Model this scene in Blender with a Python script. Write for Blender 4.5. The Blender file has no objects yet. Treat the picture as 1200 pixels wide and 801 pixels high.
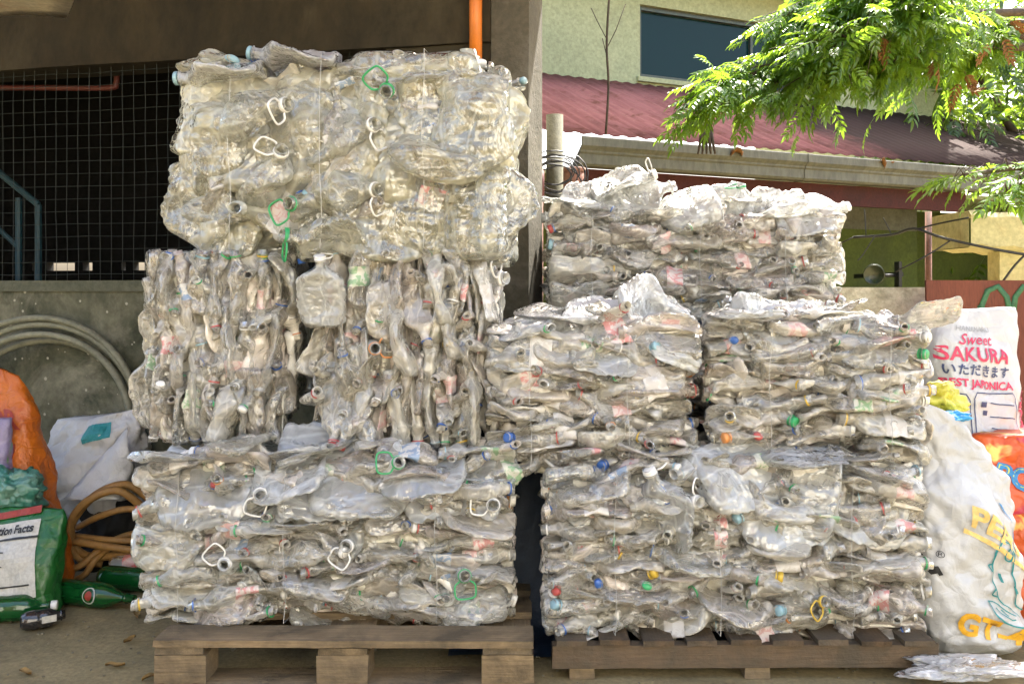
import bpy, bmesh, math, random
from mathutils import Vector, Matrix, Euler, noise

rnd = random.Random(7)
sc = bpy.context.scene
COL = sc.collection
R = math.radians

# ------------------------------------------------------------------ camera
F, CH, HY = 1100.0, 1.15, 340.0          # focal length in photo pixels, lens height, horizon row
cam_d = bpy.data.cameras.new('camera'); cam = bpy.data.objects.new('camera', cam_d); COL.objects.link(cam)
cam.location = (0, 0, CH); cam.rotation_euler = (R(90), 0, 0)
cam_d.sensor_width = 36; cam_d.lens = 36 * F / 1200
cam_d.shift_y = -(400.5 - HY) / 1200
cam_d.clip_start = 0.05; cam_d.clip_end = 2000
sc.camera = cam

# ------------------------------------------------------------------ sky, sun, exposure
SUN = Vector((0.30, 0.62, 1.0)).normalized()     # towards the sun
w = bpy.data.worlds.new('World'); sc.world = w; w.use_nodes = True
nt = w.node_tree
sky = nt.nodes.new('ShaderNodeTexSky'); sky.sky_type = 'NISHITA'; sky.sun_disc = False
sky.sun_elevation = math.asin(SUN.z); sky.sun_rotation = math.atan2(SUN.x, SUN.y)
sky.air_density = 1.0; sky.dust_density = 6.0; sky.ozone_density = 1.0
bg = nt.nodes['Background']; bg.inputs['Strength'].default_value = 0.15
nt.links.new(sky.outputs[0], bg.inputs['Color'])
sun_d = bpy.data.lights.new('sun', 'SUN'); sun_d.energy = 5.0; sun_d.angle = R(0.53); sun_d.color = (1, 0.96, 0.88)
sun = bpy.data.objects.new('sun', sun_d); COL.objects.link(sun)
sun.rotation_euler = (-SUN).to_track_quat('-Z', 'Y').to_euler(); sun.location = (3, 6, 12)
sc.view_settings.view_transform = 'Standard'; sc.view_settings.look = 'None'
sc.view_settings.exposure = 2.5; sc.view_settings.gamma = 1.0; sc.view_settings.use_curve_mapping = False
cy = sc.cycles
cy.use_denoising = True; cy.use_adaptive_sampling = True; cy.adaptive_threshold = 0.02
cy.max_bounces = 7; cy.diffuse_bounces = 4; cy.glossy_bounces = 3; cy.transmission_bounces = 4
cy.transparent_max_bounces = 11; cy.sample_clamp_indirect = 6; cy.caustics_reflective = False; cy.caustics_refractive = False

# ------------------------------------------------------------------ helpers
def P(px, py, Y):
    return Vector(((px - 600) / F * Y, Y, CH + (HY - py) / F * Y))
def hit(px, py, p0, n):
    d = Vector(((px - 600) / F, 1, (HY - py) / F)); o = Vector((0, 0, CH))
    return o + d * ((p0 - o).dot(n) / d.dot(n))

def link(o, parent=None):
    COL.objects.link(o)
    if parent is not None: o.parent = parent
    return o
def tag(o, label=None, cat=None, group=None, kind=None):
    if label: o['label'] = label
    if cat: o['category'] = cat
    if group: o['group'] = group
    if kind: o['kind'] = kind
    return o
def empty(name, loc=(0, 0, 0), rz=0.0):
    o = bpy.data.objects.new(name, None); link(o)
    o.empty_display_size = 0.05; o.location = loc; o.rotation_euler = (0, 0, rz)
    return o
def frame(d, roll=0.0, up=(0, 0, 1)):
    """3x3 with local X along d and local Z near up, rolled about d."""
    x = Vector(d).normalized(); u = Vector(up)
    if abs(x.dot(u.normalized())) > 0.98: u = Vector((0, 1, 0))
    y = u.cross(x).normalized(); z = x.cross(y)
    return Matrix((x, y, z)).transposed() @ Matrix.Rotation(roll, 3, 'X')

class MB:
    def __init__(s): s.v = []; s.f = []
    def add(s, vs, fs):
        k = len(s.v); s.v += [tuple(v) for v in vs]; s.f += [tuple(i + k for i in f) for f in fs]; return s
    def box(s, x0, x1, y0, y1, z0, z1, M=None):
        vs = [Vector((x, y, z)) for x in (x0, x1) for y in (y0, y1) for z in (z0, z1)]
        if M is not None: vs = [M @ v for v in vs]
        return s.add(vs, [(0, 1, 3, 2), (4, 6, 7, 5), (0, 4, 5, 1), (2, 3, 7, 6), (0, 2, 6, 4), (1, 5, 7, 3)])
    def tube(s, pts, r, n=8, closed=False, caps=True):
        pts = [Vector(p) for p in pts]; m = len(pts); vs = []; prev = None
        rr = r if isinstance(r, (list, tuple)) else [r] * m
        for i, p in enumerate(pts):
            a = pts[i - 1] if (i or closed) else p; b = pts[(i + 1) % m] if (i < m - 1 or closed) else p
            t = (b - a).normalized()
            if prev is None:
                q = Vector((0, 0, 1)) if abs(t.z) < .9 else Vector((1, 0, 0))
                prev = t.cross(q).normalized()
            prev = (prev - t * prev.dot(t)).normalized(); o = t.cross(prev)
            for k in range(n):
                c = 2 * math.pi * k / n
                vs.append(p + (prev * math.cos(c) + o * math.sin(c)) * rr[i])
        fs = []
        for i in range(m if closed else m - 1):
            j = (i + 1) % m
            for k in range(n):
                l = (k + 1) % n
                fs.append((i * n + k, i * n + l, j * n + l, j * n + k))
        if caps and not closed:
            fs.append(tuple(range(n))[::-1]); fs.append(tuple(range((m - 1) * n, m * n)))
        return s.add(vs, fs)
    def grid(s, rows):
        m = len(rows[0]); vs = [p for r in rows for p in r]
        return s.add(vs, [(i * m + j, i * m + j + 1, (i + 1) * m + j + 1, (i + 1) * m + j) for i in range(len(rows) - 1) for j in range(m - 1)])
    def lathe(s, prof, n=20, M=None):
        vs = []; fs = []
        for (x, r) in prof:
            for k in range(n):
                a = 2 * math.pi * k / n; v = Vector((x, r * math.cos(a), r * math.sin(a)))
                vs.append(M @ v if M is not None else v)
        for i in range(len(prof) - 1):
            for k in range(n):
                l = (k + 1) % n
                fs.append((i * n + k, i * n + l, (i + 1) * n + l, (i + 1) * n + k))
        return s.add(vs, fs)
    def mesh(s, name, mat=None, smooth=False, mats=None):
        me = bpy.data.meshes.new(name); me.from_pydata(s.v, [], s.f); me.update()
        if smooth: me.polygons.foreach_set('use_smooth', [True] * len(me.polygons))
        if mat is not None: me.materials.append(mat)
        return me
    def build(s, name, mat, parent=None, smooth=False, bevel=0.0):
        me = s.mesh(name, mat, smooth)
        o = link(bpy.data.objects.new(name, me), parent)
        if bevel:
            b = o.modifiers.new('bevel', 'BEVEL'); b.width = bevel; b.segments = 2; b.limit_method = 'ANGLE'
        return o

def spline(pts, n=10):
    """Catmull-Rom through pts."""
    p = [Vector(q) for q in pts]; p = [p[0] * 2 - p[1]] + p + [p[-1] * 2 - p[-2]]; out = []
    for i in range(1, len(p) - 2):
        a, b, c, d = p[i - 1:i + 3]
        for k in range(n):
            t = k / n
            out.append(0.5 * ((2 * b) + (c - a) * t + (2 * a - 5 * b + 4 * c - d) * t * t + (3 * b - a - 3 * c + d) * t ** 3))
    out.append(p[-2]); return out
def fbm(p, o=4): return noise.fractal(p, 1.0, 2.0, o, noise_basis='PERLIN_ORIGINAL')

# ------------------------------------------------------------------ materials
class NT:
    def __init__(s, name):
        s.m = bpy.data.materials.new(name); s.m.use_nodes = True; s.t = s.m.node_tree
        s.p = s.t.nodes['Principled BSDF']; s.out = s.t.nodes['Material Output']
    def n(s, typ, **kw):
        nd = s.t.nodes.new(typ)
        for k, v in kw.items():
            if k.startswith('i_'): nd.inputs[int(k[2:]) if k[2:].isdigit() else k[2:]].default_value = v
            else: setattr(nd, k, v)
        return nd
    def l(s, a, b): s.t.links.new(a, b)
    def coord(s, which='Object'): return s.n('ShaderNodeTexCoord').outputs[which]
    def noise(s, vec, scale, detail=5, rough=.55, dist=0.0):
        nd = s.n('ShaderNodeTexNoise'); nd.inputs['Scale'].default_value = scale; nd.inputs['Detail'].default_value = detail
        nd.inputs['Roughness'].default_value = rough; nd.inputs['Distortion'].default_value = dist
        if vec is not None: s.l(vec, nd.inputs['Vector'])
        return nd.outputs['Fac']
    def ramp(s, fac, stops, interp='LINEAR'):
        nd = s.n('ShaderNodeValToRGB'); nd.color_ramp.interpolation = interp
        el = nd.color_ramp.elements
        while len(el) < len(stops): el.new(0.5)
        for e, (p, c) in zip(el, stops):
            e.position = p; e.color = (c, c, c, 1) if isinstance(c, (int, float)) else (*c, 1)
        s.l(fac, nd.inputs[0]); return nd.outputs[0]
    def mix(s, fac, a, b, mode='MIX'):
        nd = s.n('ShaderNodeMix', data_type='RGBA', blend_type=mode)
        for sock, v in ((nd.inputs[0], fac), (nd.inputs[6], a), (nd.inputs[7], b)):
            if isinstance(v, (int, float)): sock.default_value = v
            elif isinstance(v, tuple): sock.default_value = (*v, 1)
            else: s.l(v, sock)
        return nd.outputs[2]
    def math(s, op, a, b=0.0, clamp=False):
        nd = s.n('ShaderNodeMath', operation=op, use_clamp=clamp)
        for sock, v in ((nd.inputs[0], a), (nd.inputs[1], b)):
            if isinstance(v, (int, float)): sock.default_value = v
            else: s.l(v, sock)
        return nd.outputs[0]
    def bump(s, h, strength=.4, dist=.01, normal=None):
        nd = s.n('ShaderNodeBump'); nd.inputs['Strength'].default_value = strength; nd.inputs['Distance'].default_value = dist
        s.l(h, nd.inputs['Height'])
        if normal is not None: s.l(normal, nd.inputs['Normal'])
        return nd.outputs[0]

def rough_mat(name, c1, c2, c3=None, scale=3.0, fine=40.0, rough=.85, bump=.35, bdist=.01, spec=.3, speck=None, stretch=None, coord='Object'):
    """Weathered surface: two large-scale tones, stains of a third, fine grain, optional pale specks."""
    g = NT(name); v = g.coord(coord)
    if stretch:
        mp = g.n('ShaderNodeMapping'); mp.inputs['Scale'].default_value = stretch; g.l(v, mp.inputs[0]); v = mp.outputs[0]
    a = g.noise(v, scale, 6, .6, .4); f = g.noise(v, fine, 5, .65)
    c = g.mix(g.ramp(a, [(.35, 0.0), (.65, 1.0)]), c1, c2)
    if c3 is not None: c = g.mix(g.ramp(g.noise(v, scale * .63, 8, .7, .8), [(.5, 0.0), (.72, .85)]), c, c3)
    c = g.mix(.55, c, g.ramp(f, [(.3, (.4, .4, .4)), (.7, (1.1, 1.1, 1.1))]), 'MULTIPLY')
    if speck:
        vo = g.n('ShaderNodeTexVoronoi'); vo.inputs['Scale'].default_value = speck[0]; g.l(v, vo.inputs['Vector'])
        sp = g.ramp(g.math('ADD', vo.outputs['Distance'], g.math('MULTIPLY', g.noise(v, speck[0] * .35, 3), .5)), [(.33, 1.0), (.39, 0.0)])
        c = g.mix(sp, c, speck[1])
    g.l(c, g.p.inputs['Base Color']); g.p.inputs['Roughness'].default_value = rough; g.p.inputs['Specular IOR Level'].default_value = spec
    h = g.math('ADD', g.math('MULTIPLY', a, .6), f)
    g.l(g.bump(h, bump, bdist), g.p.inputs['Normal'])
    return g.m
def plain_mat(name, col, rough=.5, spec=.5, metal=0.0, var=.25, scale=30.0, bump=.1, emit=None):
    g = NT(name); v = g.coord(); f = g.noise(v, scale, 5, .6)
    d = tuple(c * (1 - var) for c in col)
    g.l(g.mix(g.ramp(f, [(.3, 0.0), (.7, 1.0)]), d, col), g.p.inputs['Base Color'])
    g.p.inputs['Roughness'].default_value = rough; g.p.inputs['Specular IOR Level'].default_value = spec; g.p.inputs['Metallic'].default_value = metal
    if bump: g.l(g.bump(f, bump, .004), g.p.inputs['Normal'])
    return g.m

M = {}
M['ground'] = rough_mat('concrete_floor', (.33, .26, .13), (.21, .165, .08), (.085, .068, .034), 1.6, 60, .9, .4, .01)
M['wall_low'] = rough_mat('splashed_concrete', (.15, .148, .098), (.038, .043, .025), (.25, .237, .175), 4.2, 30, .92, .5, .012, speck=(19, (.34, .33, .26)))
M['ledge'] = rough_mat('ledge_concrete', (.11, .115, .08), (.075, .08, .052), (.16, .16, .12), 4, 45, .9, .4)
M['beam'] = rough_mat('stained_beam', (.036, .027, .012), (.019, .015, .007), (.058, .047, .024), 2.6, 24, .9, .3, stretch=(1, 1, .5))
M['column'] = rough_mat('grey_render', (.115, .102, .070), (.08, .072, .05), (.19, .175, .14), 3, 40, .92, .6, .015)
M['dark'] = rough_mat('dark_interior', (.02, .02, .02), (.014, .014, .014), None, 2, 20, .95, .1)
M['mesh_wire'] = plain_mat('old_wire', (.045, .055, .05), .6, .3, .3)
M['teal_steel'] = plain_mat('teal_paint', (.008, .045, .06), .6)
M['red_pipe'] = plain_mat('red_oxide_pipe', (.11, .022, .016), .6)
M['orange_pvc'] = plain_mat('orange_pvc', (.62, .17, .012), .45, .5, 0, .2, 14)
M['pink_pvc'] = rough_mat('faded_pvc', (.28, .14, .10), (.23, .11, .077), (.14, .10, .07), 6, 50, .6, .1)
M['bamboo'] = rough_mat('olive_post', (.13, .12, .068), (.095, .088, .05), (.06, .055, .033), 6, 60, .8, .3)
M['black_wire'] = plain_mat('black_wire', (.012, .012, .013), .5)
M['house_wall'] = rough_mat('pale_lime_render', (.47, .485, .265), (.44, .46, .25), (.38, .40, .22), .7, 30, .9, .15)
M['soffit'] = plain_mat('soffit_board', (.30, .31, .18), .9)
M['gutter'] = rough_mat('gutter_paint', (.19, .186, .14), (.145, .142, .108), (.07, .068, .05), 1.6, 22, .55, .12, stretch=(1, 1, .35))
M['fascia'] = rough_mat('red_fascia', (.085, .018, .012), (.062, .014, .010), (.035, .013, .010), 2.5, 40, .75, .2)
M['house_low'] = rough_mat('green_render', (.085, .11, .02), (.065, .085, .016), (.045, .055, .02), 1.2, 30, .9, .2)
M['house_up'] = rough_mat('grey_render_band', (.15, .15, .12), (.12, .12, .095), (.08, .08, .06), 1.5, 30, .9, .2)
M['win_frame'] = plain_mat('bronze_frame', (.10, .11, .08), .4, .5, .4)
M['lowwall'] = rough_mat('mossy_concrete', (.68, .64, .48), (.52, .49, .35), (.22, .21, .12), 5, 40, .95, .7, .02)
M['redboard'] = rough_mat('oxide_plywood', (.17, .055, .032), (.13, .042, .026), (.08, .034, .024), 3, 45, .75, .2, stretch=(3, 3, .5))
M['green_paint'] = plain_mat('green_brush_paint', (.03, .15, .06), .6, .5, 0, .5, 60)
M['rust_cream'] = rough_mat('rusted_cream_sheet', (.62, .56, .30), (.54, .48, .25), (.25, .10, .03), 3.0, 30, .7, .2)
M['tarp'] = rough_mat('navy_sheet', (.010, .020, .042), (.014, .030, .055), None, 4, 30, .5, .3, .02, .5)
M['wood'] = None

def wood_mat(name, c1, c2, dirt):
    g = NT(name); v = g.coord()
    oi = g.n('ShaderNodeObjectInfo')
    mp = g.n('ShaderNodeMapping'); mp.inputs['Scale'].default_value = (1.2, 26, 26); g.l(v, mp.inputs[0])
    off = g.n('ShaderNodeVectorMath', operation='SCALE'); g.l(oi.outputs['Location'], off.inputs[0]); off.inputs[3].default_value = 3.7
    g.l(off.outputs[0], mp.inputs['Location'])
    a = g.noise(mp.outputs[0], 2.2, 6, .65, 1.2); b = g.noise(v, 5, 6, .65, .5)
    c = g.mix(g.ramp(a, [(.3, 0.0), (.7, 1.0)]), c1, c2)
    c = g.mix(g.ramp(b, [(.40, 0.0), (.66, .85)]), c, dirt)
    c = g.mix(.6, c, g.ramp(g.noise(mp.outputs[0], 9, 5, .7, .6), [(.3, (.4, .4, .4)), (.65, (1, 1, 1))]), 'MULTIPLY')
    c = g.mix(g.math('MULTIPLY', oi.outputs['Random'], .45), c, (.12, .10, .07))
    g.l(c, g.p.inputs['Base Color']); g.p.inputs['Roughness'].default_value = .85; g.p.inputs['Specular IOR Level'].default_value = .25
    g.l(g.bump(g.math('ADD', a, g.noise(v, 60, 4)), .7, .006), g.p.inputs['Normal']); return g.m
M['wood'] = wood_mat('pallet_wood', (.38, .27, .145), (.22, .15, .078), (.075, .058, .034))

def roof_mat():
    g = NT('painted_iron_roof'); v = g.coord()
    a = g.noise(v, .9, 7, .65, .6); f = g.noise(v, 18, 5, .65)
    st = g.n('ShaderNodeMapping'); st.inputs['Scale'].default_value = (7, .5, 1); g.l(v, st.inputs[0]); s_ = g.noise(st.outputs[0], 2, 5, .6)
    c = g.mix(g.ramp(s_, [(.35, 0.0), (.65, 1.0)]), (.20, .072, .062), (.29, .115, .10))
    c = g.mix(g.ramp(a, [(.45, 0.0), (.7, .7)]), c, (.12, .05, .042))
    c = g.mix(g.ramp(f, [(.55, 0.0), (.75, .5)]), c, (.32, .17, .135))
    c = g.mix(g.ramp(g.noise(v, 3.5, 7, .75, .8), [(.52, 0.0), (.66, .75)]), c, (.10, .034, .016))
    # tree shade painted in, with dark leaf debris, over the far half of the sheets
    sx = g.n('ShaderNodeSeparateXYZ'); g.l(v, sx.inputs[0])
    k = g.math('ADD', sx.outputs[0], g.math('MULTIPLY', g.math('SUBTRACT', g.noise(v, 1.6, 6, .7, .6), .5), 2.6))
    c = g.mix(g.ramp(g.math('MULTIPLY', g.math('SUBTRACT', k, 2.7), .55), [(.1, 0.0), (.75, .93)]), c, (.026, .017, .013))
    g.l(c, g.p.inputs['Base Color']); g.p.inputs['Roughness'].default_value = .9; g.p.inputs['Specular IOR Level'].default_value = .12
    g.l(g.bump(f, .2, .004), g.p.inputs['Normal']); return g.m
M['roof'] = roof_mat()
g = NT('dark_window_glass'); g.p.inputs['Base Color'].default_value = (.003, .022, .020, 1); g.p.inputs['Roughness'].default_value = .10
g.p.inputs['Specular IOR Level'].default_value = .22
g.l(g.bump(g.noise(g.coord(), 1.2, 2), .05, .05), g.p.inputs['Normal']); M['glass'] = g.m

# ------------------------------------------------------------------ ground
mb = MB(); rows = []
ys = [-30, -8, 0, 1.5] + [2 + .12 * i for i in range(26)] + [5.5, 7, 10, 20, 80, 400]
xs = [-400, -60, -12, -5] + [-3 + .15 * i for i in range(41)] + [5, 12, 60, 400]
for y in ys: rows.append([(x, y, -.002 + .006 * fbm(Vector((x * 1.3, y * 1.3, 0))) if abs(x) < 4 and 1 < y < 6 else 0.0) for x in xs])
mb.grid(rows); tag(mb.build('ground', M['ground'], smooth=True), kind='structure')

# ------------------------------------------------------------------ unseen house added behind the camera: its sunlit front bounces light onto the stacks
M['wood_dark'] = wood_mat('brown_pallet_wood', (.16, .10, .052), (.11, .07, .04), (.05, .04, .026))
M['across'] = rough_mat('cream_render', (.80, .79, .74), (.75, .74, .69), (.62, .61, .56), .6, 20, .9, .1)
ac = empty('unseen_bounce_house', (0, -4.2, 0)); tag(ac, 'unseen cream house added across the lane to bounce sun onto the stacks', 'house')
m = MB(); m.box(-8, -6.5, -.2, 0, 0, 5.2); m.box(-1.6, 8, -.2, 0, 0, 5.2); m.box(-6.5, -1.6, -.2, 0, 4.4, 5.2); m.build('wall', M['across'], ac)
MB().box(-6.5, -1.6, -.15, -.1, 0, 4.4).build('bounce_cut_gate', M['wood_dark'], ac)  # dark stretch added to weaken the bounced light on the left
MB().box(-8.3, 8.3, -3, .3, 5.2, 5.32).build('roof', M['fascia'], ac)

# ------------------------------------------------------------------ building at the left (concrete, wire-mesh opening)
WA, WB = Vector((-6.6, 5.335, 0)), Vector((0.07, 3.85, 0))
wd = (WB - WA).normalized(); wrot = math.atan2(wd.y, wd.x); wlen = (WB - WA).length
def wallM(): return Matrix.Translation(WB) @ Matrix.Rotation(wrot, 4, 'Z')   # local x = 0 at the corner, negative to the left, +y into the building
hall = empty('concrete_hall', WB, wrot)
tag(hall, 'stained concrete building with a wide wire mesh opening above a low wall', 'building')
LED = 1.195
def wavy_wall(name, x0, x1, z0, z1, y, th, mat, amp=.006, parent=hall, st=.06):
    m = MB(); nx = max(2, int((x1 - x0) / st)); nz = max(2, int((z1 - z0) / st))
    front = [[Vector((x0 + (x1 - x0) * i / nx, y - amp * fbm(Vector((x0 + (x1 - x0) * i / nx, z0 + (z1 - z0) * j / nz, 3)) * 3.1), z0 + (z1 - z0) * j / nz)) for i in range(nx + 1)] for j in range(nz + 1)]
    m.grid(front)
    m.grid([front[-1], [Vector((p.x, y + th, p.z)) for p in front[-1]]])
    m.grid([[Vector((p.x, y + th, p.z)) for p in front[0]], front[0]])
    L = [r[0] for r in front]; Rr = [r[-1] for r in front]
    m.grid([L, [Vector((p.x, y + th, p.z)) for p in L]]); m.grid([[Vector((p.x, y + th, p.z)) for p in Rr], Rr])
    m.add([(x0, y + th, z0), (x1, y + th, z0), (x1, y + th, z1), (x0, y + th, z1)], [(1, 0, 3, 2)])
    return m.build(name, mat, parent, True)
wavy_wall('low_wall', -wlen, -.16, 0, LED - .05, 0, .16, M['wall_low'])
wavy_wall('ledge', -wlen, -.16, LED - .05, LED, -.012, .19, M['ledge'], .003)
wavy_wall('corner_column', -.158, 0, 0, 4.2, -.01, .3, M['column'], .014)
def beam_z(): return 2.175
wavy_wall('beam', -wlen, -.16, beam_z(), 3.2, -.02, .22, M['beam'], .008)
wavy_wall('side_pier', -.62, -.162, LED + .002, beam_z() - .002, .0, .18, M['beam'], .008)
wavy_wall('upper_wall', -wlen, -.16, 3.2, 4.2, .03, .2, M['column'], .006)
# interior shell: side, ceiling, back wall with daylight slots
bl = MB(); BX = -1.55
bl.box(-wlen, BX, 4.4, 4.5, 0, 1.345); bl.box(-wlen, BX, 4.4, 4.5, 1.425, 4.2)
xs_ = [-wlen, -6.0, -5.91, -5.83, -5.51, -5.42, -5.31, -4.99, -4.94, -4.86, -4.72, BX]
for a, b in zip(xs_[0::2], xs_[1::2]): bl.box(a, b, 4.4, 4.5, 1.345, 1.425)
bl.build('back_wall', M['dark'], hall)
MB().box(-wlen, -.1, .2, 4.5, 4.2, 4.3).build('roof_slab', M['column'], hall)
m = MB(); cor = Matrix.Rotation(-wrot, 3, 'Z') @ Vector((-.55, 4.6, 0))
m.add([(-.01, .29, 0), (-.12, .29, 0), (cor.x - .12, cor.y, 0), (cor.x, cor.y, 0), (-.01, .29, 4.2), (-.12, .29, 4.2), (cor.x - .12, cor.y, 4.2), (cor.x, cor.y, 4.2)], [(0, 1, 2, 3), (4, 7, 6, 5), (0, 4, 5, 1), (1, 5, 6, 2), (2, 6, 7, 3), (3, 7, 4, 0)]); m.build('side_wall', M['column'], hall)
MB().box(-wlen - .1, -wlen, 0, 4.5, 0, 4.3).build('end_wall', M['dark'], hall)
# wire mesh: each strand bent a little
net = MB(); x = -wlen
zz0, zz1 = LED - .01, beam_z() + .01
while x < -.63:
    net.tube([(x + .006 * fbm(Vector((x * 3, k * .7, 1))), .03, zz0 + (zz1 - zz0) * k / 6) for k in range(7)], .0012, 4, caps=False); x += .058
z = LED + .03
while z < zz1:
    net.tube([(-wlen + (wlen - .63) * k / 30, .027, z + .008 * fbm(Vector((k * .4, z * 2, 5)))) for k in range(31)], .0012, 4, caps=False); z += .058
net.build('wire_mesh', M['mesh_wire'], hall)['kind'] = 'stuff'
# stair rail inside
sr = empty('stair_rail'); tag(sr, 'teal painted steel stair rail in the dark room behind the mesh', 'railing')
for px, y0 in ((22, 232), (45, 240)):
    MB().tube([P(px, y0, 5.6), P(px, 345, 5.6)], .02, 8).build('baluster', M['teal_steel'], sr)
MB().tube([P(-40, 170, 5.6), P(45, 240, 5.6)], .02, 8).build('handrail', M['teal_steel'], sr)
MB().tube([P(-40, 232, 5.6), P(22, 290, 5.6)], .015, 8).build('mid_rail', M['teal_steel'], sr)
rp = MB().tube(spline([P(-60, 103, 4.75), P(60, 103, 4.7), P(128, 103, 4.62), P(136, 98, 4.61), P(137, 88, 4.61), P(138, 60, 4.61)], 5), .014, 8).build('red_conduit', M['red_pipe'], smooth=True)
tag(rp, 'dark red conduit bent up under the stained beam inside the mesh opening', 'pipe')
op = MB().tube([P(558, 60, 3.88) + Vector((0, -.05, -.1)), P(558, -60, 3.88) + Vector((0, -.05, 0))], .026, 16).build('orange_pipe', M['orange_pvc'], smooth=True)
tag(op, 'bright orange plastic pipe running up the concrete above the top bale', 'pipe')
# scrap of roofing at the eave, upper left
sh = empty('eave_sheet', P(20, 0, 3.9)); tag(sh, 'faded white and red roofing sheet jutting out at the upper left corner', 'roofing sheet')
sh.location = (0, 0, 0)
m = MB(); rows = []
for j in range(6):
    rows.append([P(-90 + 28 * i + j * 3, 18 - j * 7 + (3 if i > 4 else 0), 3.95 - .09 * j) + Vector((0, 0, .008 * math.sin(i * 1.6))) for i in range(7)])
m.grid(rows); o = m.build('sheet', rough_mat('sheet_paint', (.80, .74, .62), (.70, .60, .48), (.45, .12, .07), 6, 40, .6, .2), sh, True)
o.modifiers.new('solid', 'SOLIDIFY').thickness = .004
# awning over the yard (above the frame) that keeps the stacks in shade
aw = empty('yard_awning', (0, 0, 0)); tag(aw, 'corrugated iron awning over the yard above the bales', 'awning')
AWZ = 3.42
m = MB(); m.grid([[(-4 + .05 * i, y, AWZ + .012 * math.sin(i * 1.7) + (y - 3.4) * .04) for i in range(160)] for y in (2.15, 4.80)])
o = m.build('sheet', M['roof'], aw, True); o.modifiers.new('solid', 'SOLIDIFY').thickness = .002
for x in (-3.9, 3.9):
    MB().box(x - .03, x + .03, 2.2, 4.75, AWZ - .10, AWZ - .04).build('rafter', M['wood_dark'], aw)
    MB().box(x - .04, x + .04, 2.3, 2.38, 0, AWZ - .10).build('post', M['wood_dark'], aw)
    MB().box(x - .04, x + .04, 4.6, 4.68, 0, AWZ - .10).build('post', M['wood_dark'], aw)

# ------------------------------------------------------------------ pipes and coil beside the column
o = MB().tube([Vector((P(650, 135, 4.6).x, 4.6, 0)), Vector((P(650, 135, 4.6).x, 4.6, P(650, 135, 4.6).z))], .042, 18).build('olive_post', M['bamboo'], smooth=True)
tag(o, 'thick olive post standing at the corner behind the bales', 'post')
pv = empty('pvc_pipe', (P(632, 300, 4.3).x, 4.3, 0)); tag(pv, 'thin faded pink plastic pipe with a red joint beside the olive post', 'pipe')
zt = P(632, 195, 4.3).z
MB().tube([(0, 0, 0), (0, 0, zt)], .018, 12).build('pipe', M['pink_pvc'], pv, True)
MB().tube([(0, 0, zt - .14), (0, 0, zt - .02)], .023, 12).build('joint', M['red_pipe'], pv, True)
r2 = random.Random(3); pts = []
for i in range(150):
    a = i * .36; rr = .10 + .035 * math.sin(i * .13) + r2.uniform(-.004, .004)
    pts.append(P(651, 207, 4.5) + Vector((rr * math.cos(a) * 1.15, .07 * math.sin(a * .31) - .02, rr * math.sin(a) * .82 + .02 * math.sin(a * .17))))
o = MB().tube(pts, .0035, 5).build('wire_coil', M['black_wire'], smooth=True)
tag(o, 'tangled coil of black wire hung round the olive post', 'wire coil')
tp = empty('clay_pot', P(672, 212, 4.75)); tag(tp, 'small terracotta red pipe stub peeking behind the olive post', 'pipe stub')
MB().tube([(0, 0, -.06), (0, 0, .05)], .055, 16).build('stub', M['pink_pvc'], tp, True)
MB().tube([(0, 0, .045), (0, 0, .065)], .062, 16).build('collar', M['pink_pvc'], tp, True)
MB().tube([(0, 0, -tp.location.z), (0, 0, -.06)], .04, 12).build('riser', M['pink_pvc'], tp, True)

# ------------------------------------------------------------------ house behind: eave line turned away to the right
EA = R(25.4); ed = Vector((math.cos(EA), math.sin(EA), 0)); en = Vector((math.sin(EA), -math.cos(EA), 0)); E0 = Vector((0.44, 8.0, 0))
EZ = 2.46
house = empty('house', E0, EA)     # local x along the eave, local -y towards the camera
tag(house, 'pale lime house with red iron roof and a dark upstairs window', 'house')
RD, RZ = 2.35, EZ + 1.10           # roof depth and height where it meets the upper wall
m = MB(); n = 260; L0, L1 = -2.0, 9.0
m.grid([[(L0 + (L1 - L0) * i / n, -.06 + (RD + .06) * t, EZ + .03 + (RZ - EZ) * t + .009 * math.sin(i * .845 * 2)) for i in range(n + 1)] for t in (0, .34, .67, 1)])
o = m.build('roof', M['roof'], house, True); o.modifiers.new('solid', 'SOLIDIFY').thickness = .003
# upper wall with a window opening
def wl(px, py):            # photo pixel -> (s, z) on the upper wall plane
    p0 = E0 - en * RD; h = hit(px, py, p0, en); return (h - E0).dot(ed), h.z
s0, zt_ = wl(750, 5); _, zb_ = wl(750, 90); s1 = wl(960, 60)[0]; sEnd = wl(1116, 140)[0]; wz1 = 9.2
m = MB()
m.box(L0, s0, RD, RD + .2, RZ - .4, wz1); m.box(s1, sEnd, RD, RD + .2, RZ - .4, wz1)
m.box(s0, s1, RD, RD + .2, RZ - .4, zb_); m.box(s0, s1, RD, RD + .2, zt_, wz1)
m.box(sEnd - .2, sEnd, RD + .2, RD + 4, 0, wz1)
m.build('upper_wall', M['house_wall'], house)
win = MB().box(s0 + .05, s1 - .05, RD + .11, RD + .12, zb_ + .05, zt_ - .05).build('window', M['glass'], house)
for (a, b, c, d) in ((s0, s0 + .05, zb_, zt_), (s1 - .05, s1, zb_, zt_), (s0 + .05, s1 - .05, zb_, zb_ + .05), (s0 + .05, s1 - .05, zt_ - .05, zt_)):
    MB().box(a + .001, b - .001, RD + .05, RD + .13, c + .001, d - .001).build('window_frame', M['win_frame'], win)
for k in (.62,):
    x = s0 + (s1 - s0) * k
    MB().box(x - .02, x + .02, RD + .07, RD + .125, zb_ + .05, zt_ - .05).build('mullion', M['win_frame'], win)
MB().box(s0 - .05, s1 + .05, RD - .05, RD + .02, zb_ - .06, zb_ - .005).build('window_sill', M['house_wall'], win)
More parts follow.
